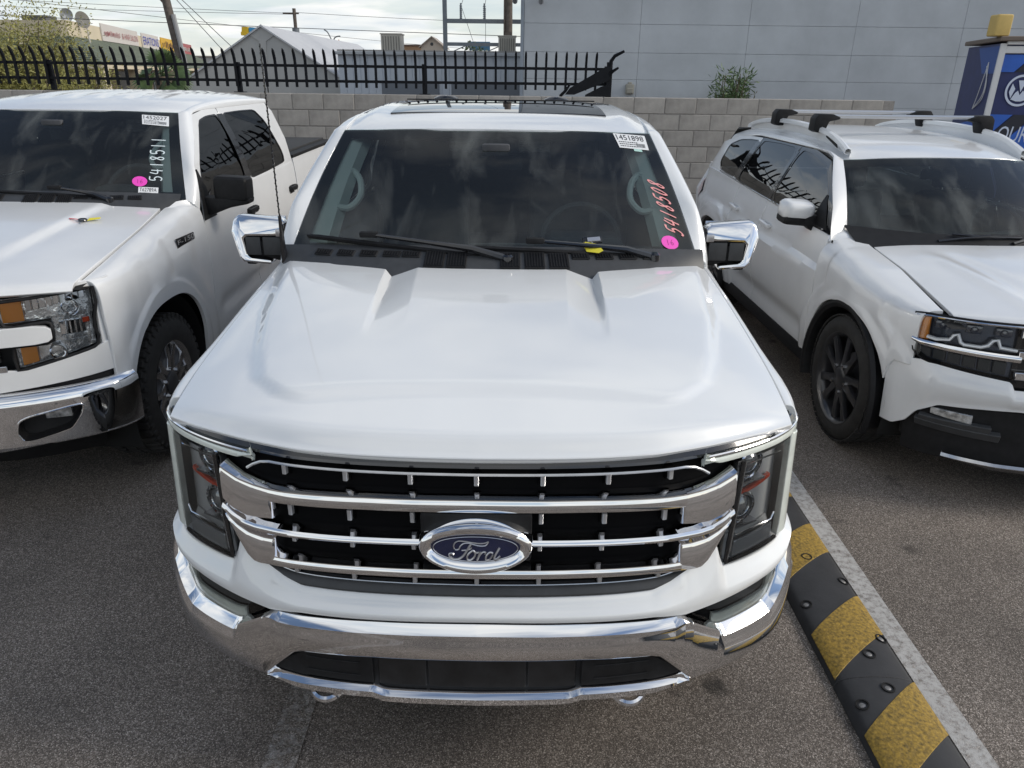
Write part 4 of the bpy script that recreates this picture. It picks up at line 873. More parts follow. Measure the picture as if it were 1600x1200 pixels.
# nose: white surround, grille, lamps, bumper
LT = li([0, .55, .60, 1.1], [1.125, 1.128, 1.130, 1.150]); 
C2 = lambda s, z, d=0: CH(s, z, d-.02, .06)
def patch2(poly_top, poly_bot, s0, s1, d, n=30, m=8, fl=.02):
    P = np.array([[C2(s, float(poly_top(abs(s)))*(1-t_)+float(poly_bot(abs(s)))*t_, d) for t_ in np.linspace(0, 1, m)] for s in np.linspace(s0, s1, n)]); return G(flange(P, fl, -1), flip=True)
cst = lambda v: (lambda s: v)
mk('front_frame', patch2(cst(1.135), cst(.5), -1.05, 1.05, -.07, 60), black, T2)
mk('bumper_cover', patch2(li([0, .60, .63, .96, 1.01, 1.06, 1.2], [.79, .79, .785, .845, .86, .87, .88]), li([0, .53, 1.0, 1.2], [.69, .692, .722, .726]), -1.15, 1.15, .012, 120), paint2, T2)
for k in (1, -1):
    # white skin outboard of the lamp and the body-coloured bar that notches into it
    mk('lamp_cap', side(patch2(li([.86, 1.16], [1.166, 1.172]), cst(1.141), .86, 1.10, -.004, 14, 4), k), paint2, T2)
    mk('lamp_surround', side(patch2(cst(1.140), cst(.862), 1.000, 1.16, .004, 14, 8), k), paint2, T2)
g2 = thing('grille', '', ''); del g2['label'], g2['category']; g2.parent = T2
mk('bar', patch2(li([0, .72, .77, .79], [.995, .995, .985, .965]), li([0, .72, .77, .79], [.912, .912, .918, .935]), -.785, .785, .030, 90, 8, .04), paint2, g2)
mk('bar', patch2(cst(1.118), cst(1.085), -.56, .56, .015, 60), paint2, g2)
mk('bar', patch2(cst(.815), cst(.79), -.58, .58, .015, 60), chrome, g2)
for z in (1.04, 1.065, .885, .86, .835): mk('slat', patch2(cst(z+.006), cst(z-.006), -.55, .55, -.02, 40), greyp, g2)
a = np.linspace(0, 2*math.pi, 40, endpoint=False)
mk('badge', join(G(np.array([[C2(r_*.12*math.cos(t_), .953+r_*.055*math.sin(t_), .045+.006*(1-r_)) for t_ in a] for r_ in (1, .6, .02)]), wv=True)), navy, g2)
for k in (1, -1):
    H = bpy.data.objects.new('headlight', None); COL.objects.link(H); H.parent = T2; cs = lambda sh: side(sh, k)
    # C-shaped housing in three pieces: upper lobe, column, lower lobe
    up_t, up_b = li([.57, 1.0], [1.112, 1.138]), li([.57, .60, .78, 1.0], [1.02, 1.002, 1.010, 1.012]); lo_t, lo_b = li([.60, .8, 1.0], [.898, .905, .905]), li([.60, .64, .98], [.795, .79, .855])
    pieces = ((up_t, up_b, .575, .995), (cst(1.012), cst(.90), .80, .985), (lo_t, lo_b, .625, .985))
    mk('housing', cs(join(*[patch2(t_, b_, a_, c_, -.045, 20, 6, .0) for t_, b_, a_, c_ in pieces])), mat('lamp_reflector', (.80, .81, .82), .14, .75, var=.2, vscale=22, vdetail=1, bump=.5, bscale=13, bdist=.02), H)
    # vertical optic ribs
    ribs = []
    for i in range(9): s_ = .70+.03*i; ribs.append(patch2(lambda s: float(up_t(s))-.012, lambda s: float(up_t(s))-.062+.002*i, s_, s_+.022, -.034+.004*(i % 2), 3, 3, .01))
    for i in range(5): s_ = .83+.024*i; ribs.append(patch2(cst(.985), cst(.925), s_, s_+.016, -.032, 3, 3, .01))
    for r_ in ribs: mk('optic_rib', cs(r_), chrome, H)
    mk('turn_signal', cs(patch2(lambda s: float(up_t(s))-.008, lambda s: float(up_b(s))+.012, .60, .685, -.018, 8, 5, .012)), amber, H)
    mk('turn_signal', cs(patch2(lambda s: float(lo_t(s))-.012, lambda s: float(lo_b(s))+.014, .648, .712, -.018, 8, 5, .012)), amber, H)
    mk('side_reflector', cs(patch2(cst(.992), cst(.972), .935, .962, -.02, 4, 3, .008)), redref, H)
    for s_, z in ((.885, 1.055), (.80, .845)): mk('reflector_bowl', cs(xf(lathe([(.042, 0), (.036, .02), (.02, .034), (.0005, .038)], 24, 'y'), C2(s_, z, -.018))), chrome, H)
    outl = [(s, float(up_t(s))+.002) for s in np.linspace(.572, .995, 14)]+[(.998, 1.06), (.982, 1.0), (.972, .95), (.985, .90), (.975, .862)]+[(s, float(lo_b(s))-.002) for s in np.linspace(.955, .625, 10)]+[(.618, .85), (.625, .903), (.76, .903), (.792, .915), (.798, .96), (.79, .998), (.77, 1.005), (.64, .996), (.605, 1.005), (.585, 1.05)]
    mk('seal', cs(tube([C2(s, z, .008) for s, z in outl], .0075, 6, closed=True)), black, H)
    mk('lens', cs(join(*[patch2(t_, b_, a_, c_, .004, 16, 6, 0) for t_, b_, a_, c_ in pieces])), lens, H)
# chrome bumper with fog-lamp openings
fogp = [(.595, .572), (.80, .598), (.858, .600), (.848, .555), (.80, .492), (.78, .484), (.60, .448), (.575, .50)]
m_fbk = mat('fog_recess', (.006, .006, .007), .6)
for k in (1, -1):
    F_ = bpy.data.objects.new('fog_lamp', None); COL.objects.link(F_); F_.parent = T2
    lo_ = chaikin(fogp, 3, .2); c = lo_.mean(0)
    f0 = lambda s, z: C2(s, z, .058)
    def to_rect(p):
        d = p-c; ts = [((.935 if d[0] > 0 else .495)-c[0])/d[0] if abs(d[0]) > 1e-6 else 9, ((.628 if d[1] > 0 else .432)-c[1])/d[1] if abs(d[1]) > 1e-6 else 9]; return c+d*min(ts)
    out_ = np.array([to_rect(p) for p in lo_])
    for cr_ in ((.495, .432), (.495, .628), (.935, .432), (.935, .628)): i_ = int(np.argmin(np.hypot(*(out_-np.array(cr_)).T))); out_[i_] = cr_
    mk('bumper_face', side(ringfill(out_, lo_, f0, 3, flip=True), k), chrome, F_)
    mk('recess', side(join(ringfill(lo_, c+(lo_-c)*.92, lambda s, z: C2(s, z, .058 if False else .0), 1, flip=True), G(np.array([[C2(p[0], p[1], .058) for p in lo_], [C2(*(c+(p-c)*.93), -.015) for p in lo_]]), wv=True, flip=True), discfill(c+(lo_-c)*.93, lambda s, z: C2(s, z, -.015), 3, flip=True)), k), m_fbk, F_)
    mk('opening_trim', side(tube([C2(p[0], p[1], .060) for p in lo_], .0045, 6, closed=True), k), chrome, F_)
    pf = C2(.755, .565, .0); mk('lamp', side(xf(box((0, 0, 0), (.115, .05, .056), .008, 2), pf, (0, 0, R(18))), k), mat('fog_lens', (.55, .56, .56), .1, .6, var=.6, vscale=40, bump=.6, bscale=45), F_)
ssb = np.unique(np.concatenate([np.linspace(-1.12, 1.12, 150)])); tz = li([0, .55, .95, 1.12], [.686, .684, .690, .694]); bz = li([0, .5, .9, 1.0, 1.12], [.405, .41, .44, .455, .475])
def rows2(z_d, s): return [C2(s, z, d) for z, d in z_d]
BP2 = bpy.data.objects.new('front_bumper', None); COL.objects.link(BP2); BP2.parent = T2
mk('upper_roll', G(np.array([rows2([(tz(abs(s)), -.03), (tz(abs(s)), .015), (tz(abs(s))-.006, .03), (tz(abs(s))-.022, .048), (tz(abs(s))-.036, .057), (.628, .058)], s) for s in ssb]), flip=True), chrome, BP2)
mk('lower_roll', G(np.array([rows2([(.432, .058), (float(bz(abs(s)))+.004 if float(bz(abs(s))) < .425 else .425, .054), (min(float(bz(abs(s))), .42), .03), (min(float(bz(abs(s))), .42), -.04)], s) for s in ssb if abs(s) < .93 or True]), flip=True), chrome, BP2)
mk('center_face', G(np.array([rows2([(.628, .058), (.53, .059), (.432, .058)], s) for s in np.linspace(-.50, .50, 40)]), flip=True), chrome, BP2)
for k in (1, -1): mk('end_face', side(G(np.array([rows2([(.628, .058), (.53, .058), (.432, .056)], s) for s in np.linspace(.93, 1.12, 14)]), flip=True), k), chrome, BP2)
mk('upper_gap', G(np.array([rows2([(.735, -.012), (.705, -.008), (.68, -.02)], s) for s in ssb]), flip=True), black, T2)
mk('air_dam', G(np.array([rows2([(.44, -.01), (.34, -.05), (.30, -.09)], s) for s in np.linspace(-.95, .95, 40)]), flip=True), black, T2)
# black mirrors, door sails, fender badges
for k in (1, -1):
    Mr = bpy.data.objects.new('mirror', None); COL.objects.link(Mr); Mr.parent = T2; cs = lambda sh: side(sh, k)
    mk('housing', cs(xf(box((0, 0, 0), (.225, .13, .155), .035, 3), (1.147, 1.815, 1.402), (0, R(2), R(-6)))), black, Mr)
    mk('arm', cs(prism([(.955, 1.245), (1.00, 1.235), (1.13, 1.285), (1.255, 1.310), (1.262, 1.345), (1.03, 1.345), (.96, 1.355)], 1.755, 1.865, 1, .012)), black, Mr)
    mk('mirror_glass', cs(box((1.147, 1.884, 1.40), (.19, .006, .13), .002, 1)), chrome, Mr)
    mk('sail', cs(G(np.array([[(float(XSf(z) if z < 1.34 else XG(z))+.004, y0_+(y1_-y0_)*j/3, z) for j in range(4)] for z, y0_, y1_ in ((1.215, 1.675, 1.90), (1.30, 1.700, 1.87), (1.40, 1.735, 1.84), (1.52, 1.775, 1.80))]), flip=True)), black, Mr)
    B = mk('fender_badge', side(G(flange(np.array([[(float(side_x(y, z))+.005, y, z) for z in (1.142+.02*(y-1.2), 1.192-.03*(y-1.2))] for y in np.linspace(1.20, 1.46, 8)]), .004)), k), blackg, T2)
    tx_ = text_shape('F-150', .062, .002, sx=1.0); v = tx_[0]; v[:, 0] = (v[:, 0]-v[:, 0].min())/np.ptp(v[:, 0])
    # letters read from the front of the truck on the viewer's right flank
    yv = (1.455-.245*(1-v[:, 0])) if k > 0 else (1.455-.245*v[:, 0]); q = np.stack([k*(np.array([float(side_x(a_, 1.17)) for a_ in yv])+.0065), yv, 1.168+v[:, 1]*.62], 1)
    mk('lettering', (q, tx_[1]), mat('badge_silver', (.7, .7, .71), .4, .3), B, sharp=None)
    tx_ = text_shape('XLT', .02, .001); v = tx_[0]; v[:, 0] = (v[:, 0]-v[:, 0].min())/np.ptp(v[:, 0]); yv = (1.40+.05*v[:, 0]) if k > 0 else (1.45-.05*v[:, 0])
    mk('lettering', (np.stack([k*(np.array([float(side_x(a_, 1.15)) for a_ in yv])+.0065), yv, 1.150+v[:, 1]], 1), tx_[1]), silver, B, sharp=None)
# key with tags lying on its hood
KT = thing('car_key', 'black car key with yellow and red tags lying on the left pickup hood', 'key', (0, 0, 0))
_q = .53/float(h2x(1.10)); _z = float(h2z(1.10))+(float(h2c(1.10))-float(h2z(1.10)))*(1-_q**2.6)+.002
_c, _s = math.cos(R(1.5)), math.sin(R(1.5)); kx, ky = -2.833+_c*.53-_s*1.10, 1.413+_s*.53+_c*1.10
KT.location = (kx, ky, _z); KT.rotation_euler = (R(6), R(4), R(12))
mk('key_head', join(xf(lathe([(.0005, 0), (.022, .001), (.025, .006), (.022, .011), (.0005, .012)], 20, 'z'), (0, 0, .001))), blackg, KT)
mk('key_blade', box((.004, -.032, .006), (.008, .04, .003)), chrome_dull, KT)
mk('tag', xf(prism([(-.004, -.016), (.062, -.008), (.066, .010), (.01, .016)], -.0008, .0008, 2), (.024, .008, .008), (R(8), R(-6), R(14))), yellowtag, KT)
mk('tag', xf(prism([(0, -.006), (-.045, -.008), (-.048, .007), (0, .006)], -.0008, .0008, 2), (-.022, .004, .008), (R(-6), R(6), R(4))), redtag, KT)
# ------------------------------------------------------------------ white sport utility vehicle on the right
T3 = thing('suv', 'white SUV with roof crossbars and black wheels, at the right edge', 'suv', (3.09, 1.70, 0), R(1.2))
pm3 = paint2
W3Y = (.93, 3.91); W3Z = .385; AR3 = .475
XS3f = hm([.24, .36, .50, .70, .86, .93, .965, 1.02, 1.10, 1.20], [.90, .925, .955, .975, .982, .984, .972, .968, .955, .928])
def XG3(z): t_ = np.clip((np.asarray(z)-1.18)/.42, 0, 1.15); return .93-.195*t_**1.4
P3X = [0, .2, .45, .60, .70, .80, .88, .93, .96, .972, .978]; P3Y = [.05, .062, .115, .165, .215, .285, .37, .46, .58, .72, .9]
P3L = li(P3Y, P3X)
def arch3(y, sill=.36): return np.maximum(arch_z(y, W3Y[0], W3Z, AR3, sill), arch_z(y, W3Y[1], W3Z, AR3, sill))
def side3_x(y, z):
    x = XS3f(z)
    for wy in W3Y:
        r = np.hypot((y-wy)*.93, (z-W3Z)); x = x+.012*(1-sm(.50, .56, r))+.016*(1-sm(.60, .63, r))
    x = x+.028*(1-sm(.940, .972, z+.035*sm(2.0, 4.4, y)*-1))*sm(1.35, 1.6, y)
    x = x-.030*np.exp(-((z-.50)/.07)**2)*sm(1.5, 1.7, y)*(1-sm(3.15, 3.35, y))
    x = x-.14*sm(4.35, 5.0, y)**1.6
    return x
def panel3(ya, yb, top, n=40, m=20, rt=None):
    ys = np.linspace(ya, yb, n); P = np.zeros((n, m, 3))
    for i, y in enumerate(ys):
        zb = float(arch3(y)); zt = float(top(y))
        if y < .52: zb = max(zb, .70-.30*float(sm(.44, .52, y)))
        if rt is None: zs = np.linspace(zb, zt, m); xs = side3_x(y, zs)
        else:
            xt = float(rt(y)); zm = min(max(.90, zb+.01), zt-.03); k = m//2; z1 = np.linspace(zb, zm, k, endpoint=False); th = np.linspace(0, math.pi/2, m-k); sh = .978-float(P3L(y)) if y < .9 else 0; xm = float(side3_x(y, zm))-sh; bx_ = max(1-float(sm(.45, .95, y)), float(sm(1.05, 1.4, y)))
            zs = np.concatenate([z1, zm+(zt-zm)*np.sin(th)**.52]); xs = np.concatenate([side3_x(y, z1)-sh, xt+(xm-xt)*np.cos(th)**.60])
        if y < .9 and rt is None: xs = xs-(.978-float(P3L(y)))
        P[i] = np.stack([xs, np.full(m, y), zs], 1)
    return P
cl3 = np.concatenate([[0], np.cumsum(np.hypot(np.diff(P3X), np.diff(P3Y)))]); f3x, f3y = hm(cl3, P3X), hm(cl3, P3Y)
def C3(s, z, d=0., rk=.12):
    a = abs(s); g = -1 if s < 0 else 1; x, y = float(f3x(a)), float(f3y(a)); dx, dy = float(f3x(a+.004)-f3x(max(a-.004, 0))), float(f3y(a+.004)-f3y(max(a-.004, 0))); l = math.hypot(dx, dy)
    return np.array((g*(x+dy/l*d), y-dx/l*d+rk*(z-.75), z))
def patch3(T, B, s0, s1, d, n=30, m=8, fl=.02):
    T = T if callable(T) else cst(T); B = B if callable(B) else cst(B); P = []
    for s in np.linspace(s0, s1, n):
        t_, b_ = float(T(abs(s))), float(B(abs(s))); P.append([C3(s, t_+(b_-t_)*q, d(q) if callable(d) else d) for q in np.linspace(0, 1, m)])
    return G(flange(np.array(P), fl, -1) if fl else np.array(P), flip=True)
belt3 = hm([1.40, 1.55, 2.46, 3.0, 3.65, 4.2, 4.9], [1.150, 1.168, 1.192, 1.208, 1.235, 1.255, 1.265])
FW3 = [(1.51, 1.185), (1.64, 1.318), (2.065, 1.545), (2.40, 1.592), (2.640, 1.604), (2.652, 1.210), (2.2, 1.197), (1.8, 1.187)]
FO3 = [(1.455, 1.168), (1.60, 1.325), (2.04, 1.57), (2.40, 1.617), (2.675, 1.628), (2.675, 1.198), (2.2, 1.184), (1.8, 1.173)]
RW3 = [(2.705, 1.215), (2.705, 1.605), (3.1, 1.609), (3.40, 1.602), (3.53, 1.595), (3.61, 1.245), (3.2, 1.228), (2.95, 1.219)]
RO3 = [(2.68, 1.20), (2.68, 1.628), (3.1, 1.632), (3.42, 1.625), (3.575, 1.615), (3.645, 1.232), (3.2, 1.214), (2.95, 1.206)]
QW3 = [(3.68, 1.255), (3.61, 1.590), (3.85, 1.582), (4.12, 1.560), (4.32, 1.50), (4.30, 1.34), (4.18, 1.275), (3.95, 1.262)]
QO3 = [(3.65, 1.234), (3.58, 1.612), (3.85, 1.606), (4.22, 1.585), (4.62, 1.50), (4.74, 1.30), (4.60, 1.255), (3.95, 1.243)]
def ws3(u, v):
    u = np.asarray(u, float); v = np.asarray(v, float); xb, yb, zb = u*.775, 1.27+.30*u*u, 1.165+.012*u*u; xt, yt, zt = u*.665, 1.93+.13*u*u, 1.607-.028*u*u; b_ = .025*np.sin(np.pi*v)
    return np.stack([xb+(xt-xb)*v, yb+(yt-yb)*v-.5*b_, zb+(zt-zb)*v+b_], -1)
def wp3(u0, u1, v0, v1, off, n=12, m=8):
    uu, vv = np.meshgrid(np.linspace(u0, u1, n), np.linspace(v0, v1, m), indexing='ij'); return G(ws3(uu, vv)+np.array([0, -.55, .83])*off)
RZ3 = hm([1.92, 2.1, 2.4, 2.8, 3.3, 3.9, 4.4, 4.65], [1.610, 1.648, 1.690, 1.718, 1.728, 1.712, 1.675, 1.645])
P = []
for u in np.linspace(-1, 1, 37):
    row = []
    for t_ in np.linspace(0, 1, 36)**1.2:
        y0 = 1.935+.13*u*u; y = y0+(4.62-y0)*t_; row.append((u*(.675-.05*sm(4.0, 4.7, y)), y, float(RZ3(y-.13*u*u*(1-t_)))-.026*u*u-.035*abs(u)**6))
    P.append(row)
mk('roof', G(flange(np.array(P), .03)), pm3, T3)
mk('windshield', wp3(-1, 1, 0, 1, 0, 30, 16), glass_mat('suv_windshield', (.50, .58, .55), 1.52, dust=.30), T3)
mk('edge_band', join(wp3(-1, 1, 0, .09, -.004, 24, 4), wp3(-1, 1, .88, 1, -.004, 24, 4), wp3(-1, -.94, .09, .88, -.004, 4, 12), wp3(.94, 1, .09, .88, -.004, 4, 12)), frit, T3)
for k in (1, -1):
    vs = np.linspace(0, 1, 22); inn = ws3(np.ones(22)*1.004, vs); out = np.stack([.935+(.737-.935)*vs**1.1, 1.438+(2.06-1.438)*vs, 1.140+(1.605-1.140)*vs**.88], 1)
    ysr = np.linspace(2.12, 4.6, 24); ir = np.stack([.68-.05*sm(4.0, 4.7, ysr), ysr, RZ3(ysr)-.062], 1); orr = np.stack([.735-.03*sm(3.9, 4.6, ysr), ysr+.02, 1.628-.11*sm(3.6, 4.6, ysr)], 1)
    A = np.concatenate([inn, ir]); B = np.concatenate([out, orr]); P = []
    for t_ in np.linspace(0, 1, 7):
        q = A*(1-t_)+B*t_; bul = math.sin(math.pi*t_)*.016; P.append(q+np.array([.7*bul, -.1*bul, .6*bul]))
    mk('pillar', side(G(flange(np.array(P).transpose(1, 0, 2), .015, -1), flip=True), k), pm3, T3)
    f3 = lambda y, z: (float(XG3(z))-.14*float(sm(4.35, 5.0, y))**1.6 if z > 1.19 else float(side3_x(y, z)), y, z)
    for nm, ya, yb, wi, wo_, hy in (('door', 1.462, 2.672, FW3, FO3, 2.53), ('door', 2.688, 3.455, RW3, RO3, 3.36), ('quarter_panel', 3.471, 4.98, QW3, QO3, None)):
        d = mk(nm, side(G(flange(panel3(ya, yb, belt3, 50, 26), .02)), k), pm3, T3)
        li_, lo_ = chaikin(wi, 2, .13), chaikin(wo_, 2, .02); c = li_.mean(0); li2 = c+(li_-c)*.965
        mk('window_frame', side(ringfill(lo_, li_, f3, 4), k), blackg if hy else pm3, d)
        mk('window_seal', side(ringfill(li_, li2, lambda y, z: (f3(y, z)[0]+.001, y, z), 1), k), blackg, d)
        mk('window', side(discfill(li2, lambda y, z: (f3(y, z)[0]-.004, y, z), 6), k), tint, d)
        if hy:
            hx = float(side3_x(hy, 1.03)); mk('handle', side(join(xf(box((0, 0, 0), (.026, .20, .034), .013, 3), (hx+.028, hy, 1.045), (R(4), 0, 0)), box((hx+.01, hy-.08, 1.04), (.035, .03, .03), .008, 1), box((hx+.01, hy+.08, 1.045), (.035, .035, .032), .008, 1)), k), pm3, d)
    for sy in (1.455, 2.68, 3.463): mk('door_jamb', side(G(np.array([[(float(side3_x(y, z))-.022, y, z) for z in np.linspace(.40 if sy < 3 else .75, 1.14, 14)] for y in (sy-.03, sy+.03)])), k), dark, T3)
    for y0_, y1_, zl in ((2.648, 2.704, 1.214), (3.575, 3.69, 1.258)): mk('pillar_cover', side(G(np.array([[(float(XG3(z))+.003, (y0_ if j < 1 else (y0_+y1_)/2 if j < 2 else y1_)-(.12*(z-zl) if y0_ > 3 else 0)*.7, z) for z in np.linspace(zl, 1.578, 9)] for j in range(3)])), k), blackg, T3)
    # chrome line under the windows
    mk('window_trim', side(tube([(float(XG3(belt3(y)+.012))+.006, y, float(belt3(y))+.010) for y in np.linspace(1.60, 4.15, 40)], .006, 6), k), chrome, T3)
    fz = lambda y: float(np.interp(y, [.38, .9, 1.3, 1.40, 1.452], [1.000, 1.085, 1.130, 1.146, 1.155])); fx = lambda y: float(np.interp(y, [.38, .9, 1.3, 1.40, 1.452], [.775, .742, .735, .735, .74]))
    mk('fender', side(G(flange(panel3(.365, 1.452, fz, 60, 28, fx), .02)), k), pm3, T3)
    A_ = np.array([(.733, 1.449, 1.152), (.83, 1.449, 1.150), (.905, 1.447, 1.138), (.938, 1.445, 1.115)]); B_ = np.array([(.777, 1.573, 1.183), (.84, 1.525, 1.180), (.895, 1.475, 1.166), (.935, 1.440, 1.145)]); mk('pillar_base', side(G(np.array([A_*(1-t_)+B_*t_+np.array([0, 0, .004*math.sin(math.pi*t_)]) for t_ in np.linspace(0, 1, 5)]).transpose(1, 0, 2)), k), pm3, T3)
    for wy in W3Y:
        a = np.linspace(-.30, math.pi+.30, 40); P = np.array([[(x_, wy+r_*math.cos(t_)*1.0, W3Z+r_*math.sin(t_)) for t_ in a] for x_, r_ in ((.60, AR3-.035), (.975, AR3-.035), (1.000, AR3-.028), (1.012, AR3-.005), (1.010, AR3+.012), (.985, AR3+.018))])
        mk('arch_cladding', side(G(P), k), black, T3)
        P = np.array([[(x_, wy+.50*math.cos(t_), W3Z+.50*math.sin(t_)) for t_ in a] for x_ in (.45, .93)]); mk('wheel_well', side(G(P), k), dark, T3)
        wheel(T3, .855*k, wy, k, 'street', .392, .255)
    mk('sill_cladding', side(box((.925, 2.42, .335), (.09, 2.1, .11), .03, 2), k), black, T3)
    mk('tail_lamp', side(G(np.array([[(float(side3_x(y, z))+.012, y, z) for z in np.linspace(.92, 1.10, 6)] for y in np.linspace(4.62, 4.99, 8)])), k), tailred, T3)
    # roof rail on its feet
    pts = [(.625-.0*y, y, z) for y, z in ((2.10, 1.628), (2.22, 1.672), (2.42, 1.722), (2.8, 1.755), (3.3, 1.765), (3.8, 1.748), (4.15, 1.712), (4.32, 1.675))]
    rl = bpy.data.objects.new('roof_rail', None); COL.objects.link(rl); rl.parent = T3
    P = np.array([[(p[0]+dx, p[1], p[2]+dz) for dx, dz in ((-.022, -.012), (-.018, .014), (0, .020), (.018, .012), (.022, -.014), (0, -.018))] for p in spline(pts, 5)]); mk('rail', side(G(P, wv=True), k), pm3, rl)
    mk('rail_base', side(G(np.array([[(.617+dx, p[1], max(p[2]-.008, float(RZ3(p[1]))-.06) if dz else float(RZ3(p[1]))-.075) for dx, dz in ((-.008, 1), (-.008, 0))] for p in spline(pts, 5)]), flip=True), k), pm3, rl)
    mk('rail_gap', side(prism([(2.24, 1.640), (2.46, 1.700), (2.46, 1.712), (2.26, 1.664)], .640, .646, 0), k), black, rl)
# two crossbars, each a thing that clamps on the rails
for y, nm in ((2.66, 'front aluminium crossbar with black end clamps on the SUV roof'), (3.52, 'rear aluminium crossbar with black end clamps on the SUV roof')):
    _c, _s = math.cos(R(1.2)), math.sin(R(1.2)); cb = thing('roof_crossbar', nm, 'roof rack', (3.09-_s*y, 1.70+_c*y, 1.755), R(1.2), 'crossbars on the SUV roof')
    mk('bar', xf(tube([(-.60, 0, 0), (.60, 0, 0)], .5, 12), (0, 0, .082), (0, 0, 0), (1, .075, .028)), mat('bar_aluminium', (.60, .60, .61), .3, .85), cb)
    for k in (1, -1): mk('clamp', side(prism([(.55, .098), (.66, .100), (.685, .07), (.69, -.02), (.655, -.035), (.60, -.03), (.575, .045), (.50, .060), (.49, .075)], -.055, .055, 1, .010), k), black, cb)
# hood
h3x = lambda y: float(np.interp(y, [.05, .26, .89, 1.31, 1.45], [.760, .758, .720, .714, .73])); h3z = lambda y: float(np.interp(y, [.05, .26, .89, 1.31, 1.5], [.972, .992, 1.082, 1.127, 1.14]))
h3c = hm([.05, .12, .4, .8, 1.25], [.985, 1.010, 1.070, 1.125, 1.160]); P = []
for u in np.linspace(-1, 1, 55):
    yf = float(C3(abs(u)*.80, .985)[1])-.01; yr = 1.22+.13*u*u; row = []
    for t_ in np.concatenate([np.linspace(0, .05, 6)[:-1], np.linspace(.05, 1, 34)]):
        y = yf+(yr-yf)*t_; x = u*h3x(y); z = h3z(y)+(float(h3c(y))-h3z(y))*(1-abs(u)**2.4); rx = .50-.16*(1-min(y/1.2, 1)); z += .011*math.exp(-((abs(x)-rx)/.045)**2)*float(sm(.15, .5, y))*(1-float(sm(.95, 1.2, y)))-.010*(1-float(sm(.9, 1.2, y)))*math.exp(-((abs(x)-rx+.10)/.05)**2)*float(sm(.3, .9, y))
        row.append((x, y, z-.02*math.exp(-(y-yf)/.015)))
    P.append(row)
mk('hood', G(flange(np.array(P), .02)), pm3, T3)
mk('cowl', G(np.array([[(u*.80, (1.16+.14*u*u)*(1-t_)+float(ws3(u, .06)[1])*t_, 1.115*(1-t_)+(float(ws3(u, .06)[2])+.006)*t_) for t_ in (0, .4, .8, 1)] for u in np.linspace(-1, 1, 21)])), black, T3)
for k in (1, -1): mk('hood_gap', side(G(np.array([[(h3x(y)-.03, y, h3z(y)-.035), (h3x(y)+.05, y, h3z(y)-.035)] for y in np.linspace(.2, 1.4, 14)])), k), dark, T3)
for ua, va, ub, vb, pu in ((-.30, .05, .25, .02, -.42), (.35, .05, .85, .03, .15)):
    pts = [ws3(ua*(1-t_)+ub*t_, va*(1-t_)+vb*t_)+np.array([0, -.012, .016]) for t_ in np.linspace(0, 1, 10)]; wv_ = mk('wiper', join(tube(pts, .008, 6), tube([ws3(pu, -.04)+np.array([0, -.01, .02]), (pts[4]+pts[5])/2+np.array([0, -.01, .012])], [.013, .008], 6)), blackg, T3)
# nose
mk('front_frame', patch3(.975, .30, -1.0, 1.0, -.06, 60, 6, 0), black, T3)
bt3 = li([0, .48, .50, .90, .955, 1.0, 1.05, 1.30], [.66, .66, .700, .745, .735, .702, .697, .697]); bb3 = li([0, .45, .60, .80, .90, .95, 1.02, 1.30], [.55, .552, .545, .53, .47, .40, .36, .36])
P = []
for s_ in np.linspace(-1.10, 1.10, 150):
    t_, b_ = float(bt3(abs(s_))), float(bb3(abs(s_))); w_ = 1-float(sm(.82, 1.0, abs(s_))); P.append([C3(s_, t_+(b_-t_)*q, (.006+.022*math.sin(math.pi*min(q*1.1, 1)))*w_-.004*(1-w_)) for q in np.linspace(0, 1, 14)])
mk('bumper_cover', G(flange(np.array(P), .02, -1), flip=True), pm3, T3)
mk('lower_cladding', patch3(.535, .235, -.97, .97, lambda q: -.02-.02*q, 70, 8), black, T3)
mk('lip', patch3(li([0, .5, .75], [.245, .25, .265]), li([0, .5, .75], [.215, .222, .255]), -.75, .75, lambda q: .02-.03*q, 50, 4), chrome_dull, T3)
g3 = thing('grille', '', ''); del g3['label'], g3['category']; g3.parent = T3
mk('mesh_panel', patch3(.965, .665, -.50, .50, -.03, 40, 4, 0), blackg, g3)
for z in (.945, .84, .735): mk('bar', patch3(z+.016, z-.016, -.49, .49, .012, 40, 6, .03), chrome, g3)
a = np.linspace(0, 2*math.pi, 36, endpoint=False); mk('badge_ring', tube([C3(.085*math.cos(t_), .85+.085*math.sin(t_), .04) for t_ in a], .008, 8, closed=True), chrome, g3)
mk('badge_letters', join(tube([C3(x_, z_, .04) for x_, z_ in ((-.035, .922), (0, .865), (.035, .922))], .007, 6), tube([C3(x_, z_, .04) for x_, z_ in ((-.068, .895), (-.032, .80), (0, .852), (.032, .80), (.068, .895))], .007, 6)), chrome, g3)
